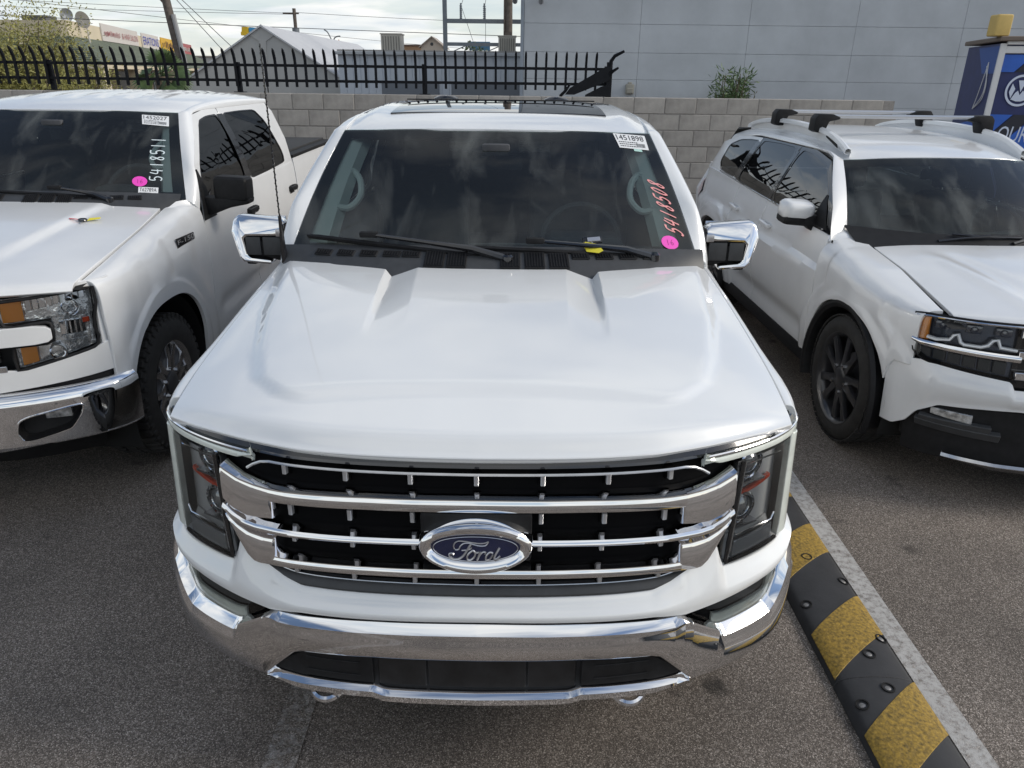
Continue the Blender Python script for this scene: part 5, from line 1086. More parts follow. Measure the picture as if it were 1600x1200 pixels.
for k in (1, -1):
    H = bpy.data.objects.new('headlight', None); COL.objects.link(H); H.parent = T3; cs = lambda sh: side(sh, k)
    up_t, up_b = li([.48, .90, .985], [.982, .980, .972]), li([.48, .94, .985], [.828, .842, .850]); lo_t, lo_b = li([.48, .96], [.800, .822]), li([.48, .90, .955], [.708, .750, .782])
    mk('housing', cs(join(patch3(up_t, up_b, .49, .985, -.05, 30, 8, 0), patch3(lo_t, lo_b, .49, .955, -.04, 30, 6, 0))), mat('lamp_housing_blue', (.10, .115, .15), .2, .6), H)
    mk('turn_signal', cs(patch3(lambda s: float(up_t(s))-.014, lambda s: float(up_b(s))+.010, .905, .972, -.012, 10, 6, .015)), amber, H)
    zig = [(.905, .868), (.86, .862), (.80, .872), (.785, .898), (.765, .905), (.75, .868), (.735, .858), (.66, .858), (.63, .870), (.612, .896), (.59, .902), (.575, .866), (.50, .858)]
    mk('light_strip', cs(tube([C3(s, z, -.004) for s, z in zig], .0105, 6)), mat('lamp_white', (.8, .82, .84), .2, coat=1), H)
    for s_, z in ((.845, .935), (.70, .935), (.565, .935)): mk('projector', cs(xf(join(box((0, 0, 0), (.075, .03, .046), .012, 2), lathe([(.018, -.016), (.014, -.024), (.0005, -.027)], 16, 'y')), C3(s_, z, -.032), (0, 0, R(25)))), mat('projector_blue', (.09, .10, .13), .08, coat=1, spec=.8), H)
    for i in range(6): s_ = .53+.07*i; mk('lower_optic', cs(patch3(lambda s: float(lo_t(s))-.014, lambda s: float(lo_b(s))+.014, s_, s_+.055, -.022, 4, 3, .01)), greyp, H)
    mk('chrome_bar', cs(patch3(li([.48, .93, .975], [.836, .850, .856]), li([.48, .93, .975], [.803, .822, .838]), .48, .972, lambda q: .010+.006*math.sin(math.pi*q), 30, 6, .02)), chrome, H)
    mk('top_trim', cs(tube([C3(s, float(up_t(s))-.004, .004) for s in np.linspace(.48, .965, 24)], .006, 6)), chrome, H)
    mk('seal', cs(tube([C3(s, float(up_t(s))+.006, .0) for s in np.linspace(.48, .975, 20)]+[C3(.985, .93, -.002), C3(.978, .85, -.002), C3(.962, .785, -.002)]+[C3(s, float(lo_b(s))-.006, 0) for s in np.linspace(.94, .48, 16)], .007, 6)), black, H)
    mk('lens', cs(join(patch3(up_t, up_b, .49, .985, .004, 20, 6, 0), patch3(lo_t, lo_b, .49, .955, .006, 20, 5, 0))), lens, H)
    F_ = bpy.data.objects.new('fog_lamp', None); COL.objects.link(F_); F_.parent = T3
    mk('lamp', cs(patch3(li([.62, .84], [.497, .505]), li([.62, .84], [.452, .478]), .64, .83, .0, 12, 5, .02)), mat('fog_lens', (.5, .5, .5), .1), F_)
    mk('fin', cs(patch3(li([.55, .86], [.448, .455]), li([.55, .86], [.418, .428]), .55, .88, lambda q: .012-.01*q, 16, 4, .03)), greyp, F_)
    mk('fin', cs(patch3(li([.50, .92], [.41, .43]), li([.50, .92], [.37, .395]), .50, .90, lambda q: .004-.02*q, 16, 4, .03)), greyp, F_)
    Mr = bpy.data.objects.new('mirror', None); COL.objects.link(Mr); Mr.parent = T3
    mk('cap', cs(xf(box((0, 0, 0), (.225, .15, .125), .055, 4), (1.045, 1.80, 1.275), (R(10), R(-4), R(-8)))), pm3, Mr)
    mk('lower_housing', cs(join(xf(box((0, 0, 0), (.225, .14, .07), .032, 3), (1.040, 1.808, 1.212), (R(6), R(-6), R(-8))), prism([(.90, 1.14), (.945, 1.14), (1.0, 1.185), (.99, 1.235), (.90, 1.25)], 1.74, 1.83, 1, .010))), black, Mr)
    mk('sail', cs(G(np.array([[(float(XG3(z))+.004, y0_+(y1_-y0_)*j/3, z) for j in range(4)] for z, y0_, y1_ in ((1.185, 1.53, 1.80), (1.25, 1.60, 1.79), (1.33, 1.69, 1.78), (1.38, 1.75, 1.772))]), flip=True)), black, Mr)
    mk('mirror_glass', cs(box((1.045, 1.882, 1.26), (.18, .005, .12), .002, 1)), chrome, Mr)
mk('tailgate', join(prism([(-.90, .55), (.90, .55), (.92, 1.0), (.80, 1.22), (-.80, 1.22), (-.92, 1.0)], 4.90, 4.98, 1, .02)), pm3, T3)
mk('rear_window', G(np.array([[(x_*(.80-.16*t_), 4.90-.28*t_, 1.22+.42*t_) for t_ in (0, 1)] for x_ in (-1, 1)])), tint, T3)
mk('underbody', join(box((0, 2.5, .42), (1.45, 4.4, .25)), box((0, 2.4, .55), (1.8, 1.85, .3)), box((0, .6, .68), (.95, .6, .5))), dark, T3)
P = []
for u in np.linspace(-1, 1, 21): P.append([(u*.76, 1.32+.27*u*u+.5*t_, z_-.01*u*u) for t_, z_ in ((0, 1.135), (.3, 1.13), (.7, 1.135), (.95, 1.125), (1.0, 1.07), (1.0, .7))])
mk('dashboard', G(np.array(P)), dashm, T3)
for x_ in (-.40, .40): mk('seat', xf(join(box((0, 0, .72), (.5, .5, .2), .05, 3), xf(box((0, 0, 0), (.5, .16, .62), .06, 3), (0, .30, 1.02), (R(-14), 0, 0)), box((0, .40, 1.42), (.26, .10, .17), .04, 3)), (x_, 2.12, 0)), interior, T3)
a = np.linspace(0, 2*math.pi, 36, endpoint=False); mk('steering_wheel', tube([(.40+.185*math.cos(t_), 1.86+.185*math.sin(t_)*.45, 1.14+.185*math.sin(t_)*.88) for t_ in a], .015, 8, closed=True), interior, T3)
mk('headliner', G(np.array([[(x_, y, float(RZ3(y))-.07) for y in np.linspace(2.0, 4.5, 12)] for x_ in np.linspace(-.62, .62, 8)]), flip=True), mat('headliner_cloth', (.10, .105, .105), .9), T3)
mk('cabin_floor', box((0, 3.0, .60), (1.7, 3.4, .05)), interior, T3)
mk('rear_view_mirror', join(box((0, 2.02, 1.49), (.24, .03, .07), .014, 2), tube([(0, 2.0, 1.52), (0, 1.94, 1.56)], .011, 6)), interior, T3)
mk('paper_sheet', wp3(.42, .72, .06, .10, -.02, 6, 3), mat('paper_green', (.55, .68, .64), .6), T3)
# ------------------------------------------------------------------ grey stucco building on the right
m_stu = mat('grey_stucco', (.455, .485, .515), .95, var=.12, vscale=.9, bump=.35, bscale=60, bdist=.004)
GB = thing('stucco_building', 'large grey stucco building behind the block wall, marked with panel joints', 'building', (.22, 15, 0))
mk('wall', box((8, 4.02, 2.7), (16, 8, 5.4)), mat('stucco_joint', (.40, .43, .455), .95), GB)
xs_ = [0.0, 2.36, 4.56, 6.73, 8.9, 11.1, 13.5, 16.0]; zs_ = [0, .55, 1.06, 1.55, 2.05, 2.56, 3.09, 3.62, 4.15, 4.7, 5.4]
for i in range(len(xs_)-1):
    for j in range(len(zs_)-1):
        mk('panel', box(((xs_[i]+xs_[i+1])/2, .004, (zs_[j]+zs_[j+1])/2), (xs_[i+1]-xs_[i]-.004, .05, zs_[j+1]-zs_[j]-.004), .004, 1), m_stu, GB)
mk('corner_trim', box((-.04, .2, 2.7), (.06, .5, 5.4)), mat('corner_blue_grey', (.27, .31, .36), .8), GB)
wl = solo('wall_light', join(box((0, 0, 0), (.17, .10, .19), .02, 2), box((0, -.05, -.03), (.13, .03, .10), .01, 1), box((.0, .0, .11), (.08, .06, .05), .01, 1)), mat('lamp_box', (.30, .29, .25), .6), 'small square lamp fixed low on the grey stucco wall', 'wall lamp', loc=(2.44, 14.93, 1.87))
for x_, lab in ((.55, 'left small security camera high at the corner of the grey building'), (.03, 'right-angled dark flood lamp at the upper corner of the grey building')):
    solo('security_camera', join(xf(lathe([(.05, -.12), (.055, .0), (.05, .10), (.0005, .11)], 14, 'y'), (0, -.14, 0), (R(-20), 0, 0)), box((0, -.03, .05), (.05, .10, .05), .01, 1)), mat('camera_grey', (.25, .26, .28), .4), lab, 'camera', loc=(x_, 14.93 if x_ > .2 else 14.9, 3.50))

# ------------------------------------------------------------------ blue wrapped booth on the far right
BO = thing('advertising_booth', 'blue wrapped booth with round M logo and white lettering behind the SUV', 'booth', (6.72, 9.5, 0), R(-15))
bl_navy = mat('wrap_navy', (.025, .035, .13), .45, var=.15, vscale=6); bl_blue = mat('wrap_blue', (.03, .13, .55), .45, var=.1, vscale=6); bl_dark = mat('wrap_dark', (.02, .022, .035), .45); wht = mat('trim_white', (.72, .72, .72), .5)
mk('wall', box((1.5, .8, 1.30), (3.0, 1.58, 2.56)), bl_navy, BO)
mk('corner_trim', box((.018, -.012, 1.30), (.075, .05, 2.56), .006, 1), wht, BO)
mk('top_rail', box((1.55, -.014, 2.50), (3.0, .045, .09), .006, 1), wht, BO); mk('top_rail', box((1.55, -.03, 2.585), (3.0, .07, .045), .006, 1), wht, BO)
mk('roof', box((1.5, .76, 2.635), (3.12, 1.75, .06), .01, 1), mat('roof_brown', (.19, .15, .12), .7), BO)
def decal(name, pts, m, y=-.004, par=BO): return mk(name, prism(pts, y-.003, y+.004, 1), m, par)
decal('wrap_panel', [(.06, 2.22), (.22, 2.22), (.42, 2.44), (.06, 2.44)], bl_blue); decal('wrap_panel', [(.24, 2.22), (1.4, 2.22), (1.4, 2.44), (.44, 2.44)], bl_dark)
decal('wrap_panel', [(.06, 1.35), (.06, 1.67), (.34, 1.67)], bl_blue); decal('wrap_panel', [(.06, 1.20), (.08, 1.35), (.36, 1.67), (.62, 1.67), (.10, 1.12), (.06, 1.12)], bl_dark); decal('wrap_panel', [(.13, 1.12), (.64, 1.67), (2.9, 1.67), (2.9, 1.12)], bl_blue)
mk('side_wrap', prism([(.05, 2.2), (.6, 2.2), (1.0, 2.55), (.05, 2.55)], -.006, .002, 0), mat('wrap_side_blue', (.03, .09, .33), .45), BO)
mk('side_wrap', prism([(.05, 1.1), (1.5, 1.1), (1.5, 1.45), (.05, 1.62)], -.006, .002, 0), bl_blue, BO)
lg = bpy.data.objects.new('logo', None); COL.objects.link(lg); lg.parent = BO; lg.location = (.36, -.012, 1.985)
a = np.linspace(0, 2*math.pi, 48, endpoint=False); whp = mat('print_pale_blue', (.66, .72, .85), .5)
mk('ring', G(np.array([[(r_*.93*math.cos(t_), -.002, r_*math.sin(t_)) for t_ in a] for r_ in (.205, .175)]), wv=True), whp, lg)
for pl in ([(-.14, -.02), (-.115, .09), (-.07, .02), (-.105, -.10)], [(-.10, -.115), (-.06, -.03), (-.03, .0), (.0, -.06), (.03, .0), (.06, -.03), (.10, -.115), (.03, -.14), (-.03, -.14)], [(-.05, .13), (.0, -.02), (.05, .13)], [(.14, -.02), (.115, .09), (.07, .02), (.105, -.10)]):
    mk('logo_mark', prism(pl, -.004, 0, 1), whp, lg)
tx = text_shape('OUR MISSION', .30, .002, 'LEFT', sx=.62); v = tx[0]; mk('lettering', (np.stack([.20+v[:, 0]+.10*v[:, 1], -.012-v[:, 2], 1.40+v[:, 1]], 1), tx[1]), whp, BO, sharp=None)
tx = text_shape('M', .30, .002, 'LEFT', sx=.7); v = tx[0]; mk('lettering', (np.stack([.70+v[:, 0], -.012-v[:, 2], 1.96+v[:, 1]], 1), tx[1]), whp, BO, sharp=None)
for pts in ([(.35, 2.35), (.5, 1.95), (.62, 1.72)], [(.35, 2.35), (.28, 1.95), (.62, 1.72)], [(.4, 2.3), (.24, 2.05), (.3, 1.85), (.62, 1.72)]): mk('cable', tube([(-.016, y_, z_) for y_, z_ in spline(pts, 6)], .006, 5), wht, BO)
_c, _s = math.cos(R(-15)), math.sin(R(-15))
solo('beacon_box', box((0, 0, 0), (.21, .21, .27), .03, 3), mat('beacon_yellow', (.62, .44, .14), .5, var=.06, vscale=8), 'pale yellow plastic box on the roof corner of the blue booth', 'box', loc=(6.72-.10*_c-.04*_s+.02, 9.5-.10*_s+.02, 2.80))

# ------------------------------------------------------------------ low metal building, roof units, steel frame
MB_ = thing('metal_shed', 'low pale metal building with ribbed walls behind the iron fence', 'building', (-4.75, 20, 0))
m_mt = mat('pale_metal', (.50, .54, .60), .5, var=.06, vscale=3)
mk('wall', box((2.5, 3, 1.3), (5.0, 5.9, 2.6)), m_mt, MB_)
pn = None
for i in range(25):
    if pn is None: pn = mk('panel', box((0, 0, 0), (.188, .03, 1.38), .008, 1), m_mt, MB_); o = pn
    else: o = dup(pn, MB_)
    o.location = (.1+.2*i, .05, 1.90)
mk('roof_edge', box((2.5, .0, 2.62), (5.1, .16, .08), .01, 1), mat('roof_edge', (.42, .44, .46), .5), MB_); mk('roof', box((2.5, 3, 2.68), (5.0, 6, .05)), mat('roof_gravel', (.35, .34, .33), .9), MB_)
for xa, xb in ((1.15, 2.72), (3.05, 4.95)): w = mk('window', box(((xa+xb)/2, .025, 1.62), (xb-xa, .04, .56), .005, 1), mat('dull_window', (.16, .18, .21), .25), MB_); mk('window_frame', box(((xa+xb)/2, .015, 1.915), (xb-xa+.06, .05, .03)), greyp, w)
def ac_unit(x, y, z, w, h, lab):
    A_ = thing('rooftop_unit', lab, 'air conditioner', (x, y, z), 0, 'cooling units on the metal roof'); m_ = mat('unit_beige', (.52, .49, .43), .6); mk('cabinet', box((0, 0, h/2), (w, w, h), .01, 1), m_, A_)
    for i in range(7): mk('louver', box((-w/2+.06+i*(w-.12)/6, -w/2-.008, h/2), (.022, .02, h*.78)), mat('louver_dark', (.20, .19, .17), .6), A_)
    mk('lid', box((0, 0, h+.01), (w+.04, w+.04, .03)), m_, A_)
ac_unit(-3.40, 21, 2.66, .56, .46, 'beige cooling unit on the metal roof, left of the steel frame'); ac_unit(-.20, 21, 2.66, .48, .44, 'beige cooling unit on the metal roof, beside the wooden pole')
m_st = mat('galvanised_steel', (.16, .18, .20), .6, var=.15, vscale=6)
FR = thing('substation_frame', 'dark steel gantry with crossbeams and insulators behind the metal building', 'steel frame', (-2.37, 26, 0))
mk('post', box((0, 0, 3.2), (.14, .14, 6.4)), m_st, FR); mk('post', box((3.6, 0, 3.2), (.14, .14, 6.4)), m_st, FR); mk('beam', box((1.8, .0, 3.79), (3.5, .12, .13)), m_st, FR); mk('beam', box((1.8, 0, 3.08), (3.5, .10, .11)), m_st, FR); mk('beam', box((1.8, 0, 2.75), (3.5, .08, .09)), m_st, FR)
for i in range(6): mk('brace', bar((.1+.58*i, .02, 2.79), (.1+.58*(i+1), .02, 3.03) if i % 2 == 0 else (.1+.58*(i+1), .02, 2.79), .03) if i % 2 == 0 else bar((.1+.58*i, .02, 3.03), (.1+.58*(i+1), .02, 2.79), .03), m_st, FR)
for x_ in (.54, 1.33): mk('insulator', join(*[xf(lathe([(.03, 0), (.055, .02), (.03, .045)], 12, 'z'), (x_, 0, 3.86+.06*i)) for i in range(7)]+[tube([(x_, 0, 3.85), (x_, 0, 4.33)], .028, 8)]), m_st, FR)
m_wd = mat('weathered_wood', (.12, .10, .085), .9, var=.35, vscale=9, bump=.5, bscale=30)
solo('utility_pole', join(tube([(0, 0, 0), (0, 0, 7)], [.15, .12], 12), tube([(-.14, -.1, 2.0), (-.13, -.1, 6)], .03, 6), box((0, -.12, 3.3), (.22, .12, .3))), m_wd, 'brown wooden pole rising beside the steel frame', 'utility pole', loc=(-.22, 25.6, 0))
PL = thing('utility_pole', 'leaning grey wooden pole behind the fan palm', 'utility pole', (-10.45, 24, 0)); mk('shaft', tube([(0, 0, 0), (-.2, 0, 2.4), (-.45, 0, 4.6), (-.75, 0, 7.5)], [.155, .14, .125, .105], 12), m_wd, PL); mk('conduit', tube([(.13, -.08, 0), (-.06, -.1, 2.5), (-.20, -.1, 3.75)], .075, 8), mat('conduit_grey', (.30, .30, .30), .6), PL); mk('branch_wire', tube([(-.42, 0, 4.0), (-.62, 0, 4.25), (-.78, 0, 4.7)], .04, 6), m_wd, PL)
P2 = thing('utility_pole', 'distant thin pole with transformer right of the tent peak', 'utility pole', (-12.62, 45, 0)); mk('shaft', tube([(0, 0, 0), (0, 0, 5.5)], .10, 8), m_wd, P2); mk('transformer', join(lathe([(.2, 3.95), (.2, 4.5), (.0005, 4.55)], 14, 'z')), m_st, P2); mk('crossarm', box((-.2, 0, 5.25), (.9, .1, .08)), m_wd, P2)
LP = thing('street_lamp', 'distant double-armed street lamp above the tent slope', 'street lamp', (-11.69, 50, 0)); mk('pole', tube([(0, 0, 0), (0, 0, 3.9)], .05, 8), m_st, LP)
for k in (-1, 1): mk('arm', tube(spline([(0, 0, 3.9), (k*.12, 0, 4.2), (k*.3, 0, 4.55 if k < 0 else 4.3), (k*.5, 0, 4.68 if k < 0 else 4.32)], 4), .04, 6), m_st, LP)
wires = [((-60, 40, 7.2), (-12.8, 45, 5.25), .25), ((-60, 41, 6.4), (-12.6, 45, 5.2), .3), ((-30, 26, 4.2), (2, 27, 3.35), .06), ((-12.6, 45, 5.3), (30, 40, 5.0), .5), ((-26, 22, 5.2), (-4, 60, 4.0), .2), ((-10.9, 24, 4.6), (-8.8, 24, 2.2), 0), ((-10.8, 24, 4.6), (-8.3, 24, 2.2), 0), ((-1.8, 26, 4.3), (-.9, 26.5, 7), 0), ((-1.8, 26, 4.2), (-1.4, 26, 3.1), 0), ((-1.03, 26, 4.2), (-.6, 26.5, 7), 0), ((-1.0, 26, 4.2), (-1.0, 26, 3.1), 0)]
wlab = ['upper long power line running to the distant thin pole', 'second long power line below the upper one at the distant pole', 'low power line crossing above the tent and metal building', 'faint power line running right from the distant thin pole', 'power line slanting above the strip mall signs', 'left guy wire slanting down from the leaning pole', 'right guy wire slanting down from the leaning pole', 'thin wire rising from the left insulator', 'thin wire hanging below the left insulator', 'thin wire rising from the right insulator', 'thin wire hanging below the right insulator']
m_wire = mat('wire_dark', (.05, .05, .055), .7)
for (p, q, sag), lb in zip(wires, wlab): p, q = np.array(p), np.array(q); solo('wire', tube([p*(1-t_)+q*t_-np.array([0, 0, sag*4*t_*(1-t_)]) for t_ in np.linspace(0, 1, 14)], .008 if p[0] > -3 else .011, 5), m_wire, lb, 'wire', 'overhead wires')

# ------------------------------------------------------------------ tent
TN = thing('tent', 'grey gabled tent roof rising behind the iron fence', 'tent', (-7.34, 22, 0)); m_tn = mat('tent_grey', (.42, .42, .41), .8, var=.05, vscale=2); m_tr = mat('tent_roof', (.50, .51, .53), .7, var=.05, vscale=2)
mk('gable_panel', prism([(-2.75, 0), (-2.75, 1.66), (-.02, 3.34), (-.02, 0)], -.02, .02, 1), m_tn, TN); mk('gable_panel', prism([(.02, 0), (.02, 3.34), (2.75, 1.66), (2.75, 0)], -.02, .02, 1), m_tn, TN)
mk('ridge_cap', prism([(-.34, 3.10), (0, 3.40), (.34, 3.10), (.10, 2.95), (.06, 2.3), (-.06, 2.3), (-.10, 2.95)], -.05, -.022, 1), m_tn, TN)
for k in (1, -1): mk('roof_slope', side((np.array([(0, -.1, 3.38), (2.9, -.1, 1.60), (2.9, 14, 1.60), (0, 14, 3.38), (0, -.1, 3.33), (2.9, -.1, 1.55), (2.9, 14, 1.55), (0, 14, 3.33)]), [(0, 1, 2, 3), (7, 6, 5, 4), (0, 4, 5, 1), (2, 6, 7, 3), (1, 5, 6, 2)]), k), m_tr, TN); mk('side_wall', side(box((2.74, 7, .8), (.04, 14, 1.62)), k), m_tn, TN)
# ------------------------------------------------------------------ strip mall, left
MA = thing('strip_mall', 'cream strip mall with green tile mansard roof at far left', 'building', (0, 0, 0))
m_cr = mat('cream_stucco', (.60, .52, .38), .9, var=.06, vscale=.8); m_gt = mat('green_tile', (.13, .15, .11), .8, var=.2, vscale=3)
Cn, Fr_ = np.array([-16.31, 28.0]), np.array([-23.6, 57.0]); dirr = (Fr_-Cn)/np.linalg.norm(Fr_-Cn); nrm = np.array([dirr[1], -dirr[0]])*1.0
def wallq(a, b, z0, z1, thick=.3): # vertical slab from plan point a to b
    d = (b-a)/np.linalg.norm(b-a); n_ = np.array([d[1], -d[0]]); c = [a, b, b-n_*thick, a-n_*thick]; V = [(*p, z) for z in (z0, z1) for p in c]; return np.array(V), [(3, 2, 1, 0), (4, 5, 6, 7), (0, 1, 5, 4), (1, 2, 6, 5), (2, 3, 7, 6), (3, 0, 4, 7)]
mk('parapet', wallq(Cn, Fr_, 3.2, 3.80), m_cr, MA); mk('parapet', wallq(Cn+np.array([-14, 0]), Cn+np.array([-.01, .0]), 3.2, 3.78), m_cr, MA)
mk('wall', wallq(Cn-nrm*1.4, Fr_-nrm*1.4, 0, 3.2), m_cr, MA); mk('wall', wallq(Cn+np.array([-14, 1.2]), Cn+np.array([-1.2, 1.2]), 0, 3.2), m_cr, MA)
def slope(a, b, a2, b2, z0, z1): return np.array([(*a, z1), (*b, z1), (*b2, z0), (*a2, z0)]), [(3, 2, 1, 0)]
ov = 1.7; Cc = Cn+nrm*ov+np.array([.0, -ov*.9])
nr = 14
for i in range(nr):
    t0, t1 = i/nr, (i+1.15)/nr; za, zb = 3.28-.95*t0, 3.28-.95*t1
    a0, a1 = Cn+(Cc-Cn)*t0, Cn+(Cc-Cn)*t1; b0, b1 = Fr_+nrm*ov*t0, Fr_+nrm*ov*t1
    mk('tile_course', (np.array([(*a0, za), (*b0, za), (*b1, zb+.035), (*a1, zb+.035), (*b1, zb), (*a1, zb)]), [(3, 2, 1, 0), (5, 4, 2, 3)]), m_gt, MA)
    l0, l1 = np.array([-31, Cn[1]+(Cc-Cn)[1]*t0]), np.array([-31, Cn[1]+(Cc-Cn)[1]*t1]); mk('tile_course', (np.array([(*l0, za), (*a0, za), (*a1, zb+.035), (*l1, zb+.035), (*a1, zb), (*l1, zb)]), [(3, 2, 1, 0), (5, 4, 2, 3)]), m_gt, MA)
mk('fascia', wallq(Cc, Fr_+nrm*ov, 2.18, 2.36, .1), m_cr, MA); mk('fascia', wallq(np.array([-31, Cc[1]]), Cc, 2.18, 2.36, .1), m_cr, MA)
for i in range(7): p = Cc+(Fr_+nrm*ov-Cc)*(i/6); mk('column', box((p[0]-.3, p[1]+.3, 1.1), (.4, .4, 2.2)), m_cr, MA)
for i in range(5): p = Cn-nrm*1.36+dirr*(3+4.6*i); w = mk('window', wallq(p, p+dirr*2.4, .8, 2.1, .05), mat('shop_glass', (.10, .11, .12), .15), MA)
mk('roof_deck', prism([tuple(Cn+np.array([-.3, .3])), tuple(Fr_), (-45, 57), (-45, 28.3)], 3.4, 3.5, 2), m_cr, MA)
def shop_sign(t0, t1, z0, z1, bg, txt, col, lab, area=(.04, .96, .22, .78), smear=()):
    p, q = Cn+dirr*t0+nrm*.06, Cn+dirr*t1+nrm*.06; s_ = thing('shop_sign', lab, 'sign', (p[0], p[1], 0), 0, 'signs on the strip mall parapet'); d = (q-p); mk('board', wallq(np.zeros(2), d, z0, z1, .05), bg, s_)
    L_ = np.linalg.norm(d); xa, xb, ya, yb = area
    if txt:
        tx = text_shape(txt, 1, .0, 'LEFT'); v = tx[0]; v[:, 0] = (v[:, 0]-v[:, 0].min())/np.ptp(v[:, 0])*(xb-xa)+xa; v[:, 1] = (v[:, 1]-v[:, 1].min())/np.ptp(v[:, 1])*(yb-ya)+ya; parts = [tx]
    else: parts = []
    for g0, g1, gn in smear:      # lettering too blurred to read in the distance: broken strokes
        for q in range(gn):
            x0_ = g0+(g1-g0)*q/gn; w_ = (g1-g0)/gn*rng.uniform(.25, .6); h0, h1 = ya+(yb-ya)*rng.uniform(0, .25), ya+(yb-ya)*rng.uniform(.7, 1); parts.append((np.array([(x0_, h0, 0), (x0_+w_, h0, 0), (x0_+w_, h1, 0), (x0_, h1, 0)]), [(0, 1, 2, 3)]))
    v, ff = join(*parts)
    q3 = np.stack([dirr[0]*L_*v[:, 0]+nrm[0]*.03, dirr[1]*L_*v[:, 0]+nrm[1]*.03, z0+(z1-z0)*v[:, 1]], 1); mk('lettering', (q3, ff), col, s_, sharp=None)
mred = mat('sign_red', (.36, .09, .09), .6); mblu = mat('sign_blue', (.07, .08, .40), .6); mwh = mat('sign_white', (.58, .54, .50), .6); myl = mat('sign_yellow', (.62, .36, .02), .6); mbr = mat('sign_brown', (.12, .05, .03), .6)
shop_sign(4.6, 11.6, 3.28, 3.95, mwh, '& HAIR SALON', mred, 'white sign with red HAIR SALON lettering on the strip mall', (.50, .97, .28, .66), ((.05, .46, 12),)); shop_sign(12.6, 17.0, 3.25, 3.95, mwh, 'ERATIONS', mblu, 'white sign with blue lettering on the strip mall')
shop_sign(17.8, 23.2, 3.2, 3.95, myl, '', mbr, 'yellow sign with dark lettering on the strip mall', (.05, .95, .25, .8), ((.06, .94, 9),)); shop_sign(25.2, 29.4, 3.2, 3.9, mred, '', mwh, 'red sign at the far end of the strip mall', (.05, .95, .3, .7), ((.1, .9, 7),))
def dish(x, y, z, r_, tilt, m_, lab):
    D_ = thing('satellite_dish', lab, 'satellite dish', (x, y, z), 0, 'dishes on the strip mall roof'); mk('bowl', xf(lathe([(.001, .0), (r_*.5, -.03), (r_, -.12)], 24, 'y'), (0, 0, .25), (R(12), 0, tilt)), m_, D_); mk('mast', tube([(0, .08, -.6), (0, .06, .2)], .03, 6), m_, D_); mk('feed_arm', tube([(0, -.05, -.02), (.05, -.35, .2)], .015, 5), m_, D_)
dish(-16.97, 29.2, 3.80, .24, R(50), mat('dish_grey', (.30, .32, .34), .5), 'grey satellite dish, the left one on the strip mall roof'); dish(-16.42, 29.5, 3.66, .30, R(-8), mat('dish_pale', (.55, .52, .48), .5), 'pale satellite dish, the right one on the strip mall roof')
solo('rooftop_unit', join(box((0, 0, 0), (1.0, .8, .34), .02, 1), *[box((-.4+.2*i, -.41, 0), (.03, .02, .26)) for i in range(5)]), mat('unit_dark', (.11, .11, .11), .6), 'dark flat cooling unit on the strip mall roof', 'air conditioner', loc=(-19.6, 32, 4.0))
# far things above the fence line
YB = thing('pole_sign', 'yellow pole sign peeking over the tent', 'sign', (-10.5, 30, 0)); mk('board', prism([(-.16, 3.44), (.12, 3.44), (.14, 3.74), (-.10, 3.74), (-.12, 3.58), (-.16, 3.55)], -.08, .08, 1), mat('bright_yellow', (.75, .48, .02), .5), YB); mk('board', box((.30, .02, 3.64), (.28, .14, .16)), mat('bright_cyan', (.05, .30, .55), .5), YB); mk('pole', tube([(0, 0, 0), (0, 0, 3.45)], .06, 8), m_st, YB)
HS = thing('gable_house', 'distant peach gabled house above the metal roof', 'house', (-4.85, 45, 0)); mk('wall', prism([(-.63, 0), (-.63, 3.62), (0, 4.10), (.63, 3.62), (.63, 0)], 0, 3, 1), mat('peach_wall', (.50, .43, .36), .9), HS)
for k in (1, -1): mk('roof', side((np.array([(0, -.15, 4.17), (.75, -.15, 3.60), (.75, 3.1, 3.60), (0, 3.1, 4.17), (0, -.15, 4.11), (.75, -.15, 3.54), (.75, 3.1, 3.54), (0, 3.1, 4.11)]), [(0, 1, 2, 3), (7, 6, 5, 4), (0, 4, 5, 1), (1, 5, 6, 2)]), k), mat('house_roof', (.36, .31, .27), .9), HS)
mk('round_vent', xf(lathe([(.09, -.01), (.06, -.02), (.0005, -.02)], 16, 'y'), (0, 0, 3.75)), greyp, HS)
OB = thing('flat_building', 'distant orange-brown flat building beside the peach house', 'house', (-6.6, 50, 0)); mk('wall', box((0, 1, 1.9), (1.3, 2, 3.8)), mat('orange_wall', (.36, .22, .13), .9), OB); mk('roof', box((0, 1, 3.84), (1.4, 2.1, .10)), mat('brown_roof', (.14, .10, .08), .9), OB); mk('window', box((.2, -.01, 3.0), (.4, .05, .5)), greyp, OB)
CT = thing('spire_roof', 'distant small orange pointed roof over the tent slope', 'roof', (-11.3, 50, 0)); mk('roof', lathe([(.36, 3.3), (.0005, 4.15)], 4, 'z'), mat('orange_tile', (.55, .22, .09), .8), CT); mk('tower', box((0, 0, 1.65), (.45, .45, 3.3)), mat('peach_wall', (.50, .43, .36), .9), CT)
BB = thing('billboard', 'distant blue billboard behind the steel frame', 'billboard', (-1.85, 40, 0)); mk('board', box((0, 0, 3.50), (1.05, .1, .42), .01, 1), mat('billboard_blue', (.06, .16, .26), .5), BB); mk('post', tube([(0, .1, 0), (0, .1, 3.4)], .07, 8), m_st, BB)
FW = thing('warehouse', 'far pale low warehouse on the skyline left of the steel frame', 'building', (-22, 75, 0)); mk('wall', box((0, 0, 1.7), (26, 6, 3.4)), mat('far_pale', (.45, .44, .43), .9), FW); mk('roof', box((0, 0, 3.45), (26.3, 6.3, .12)), mat('house_roof', (.36, .31, .27), .9), FW)

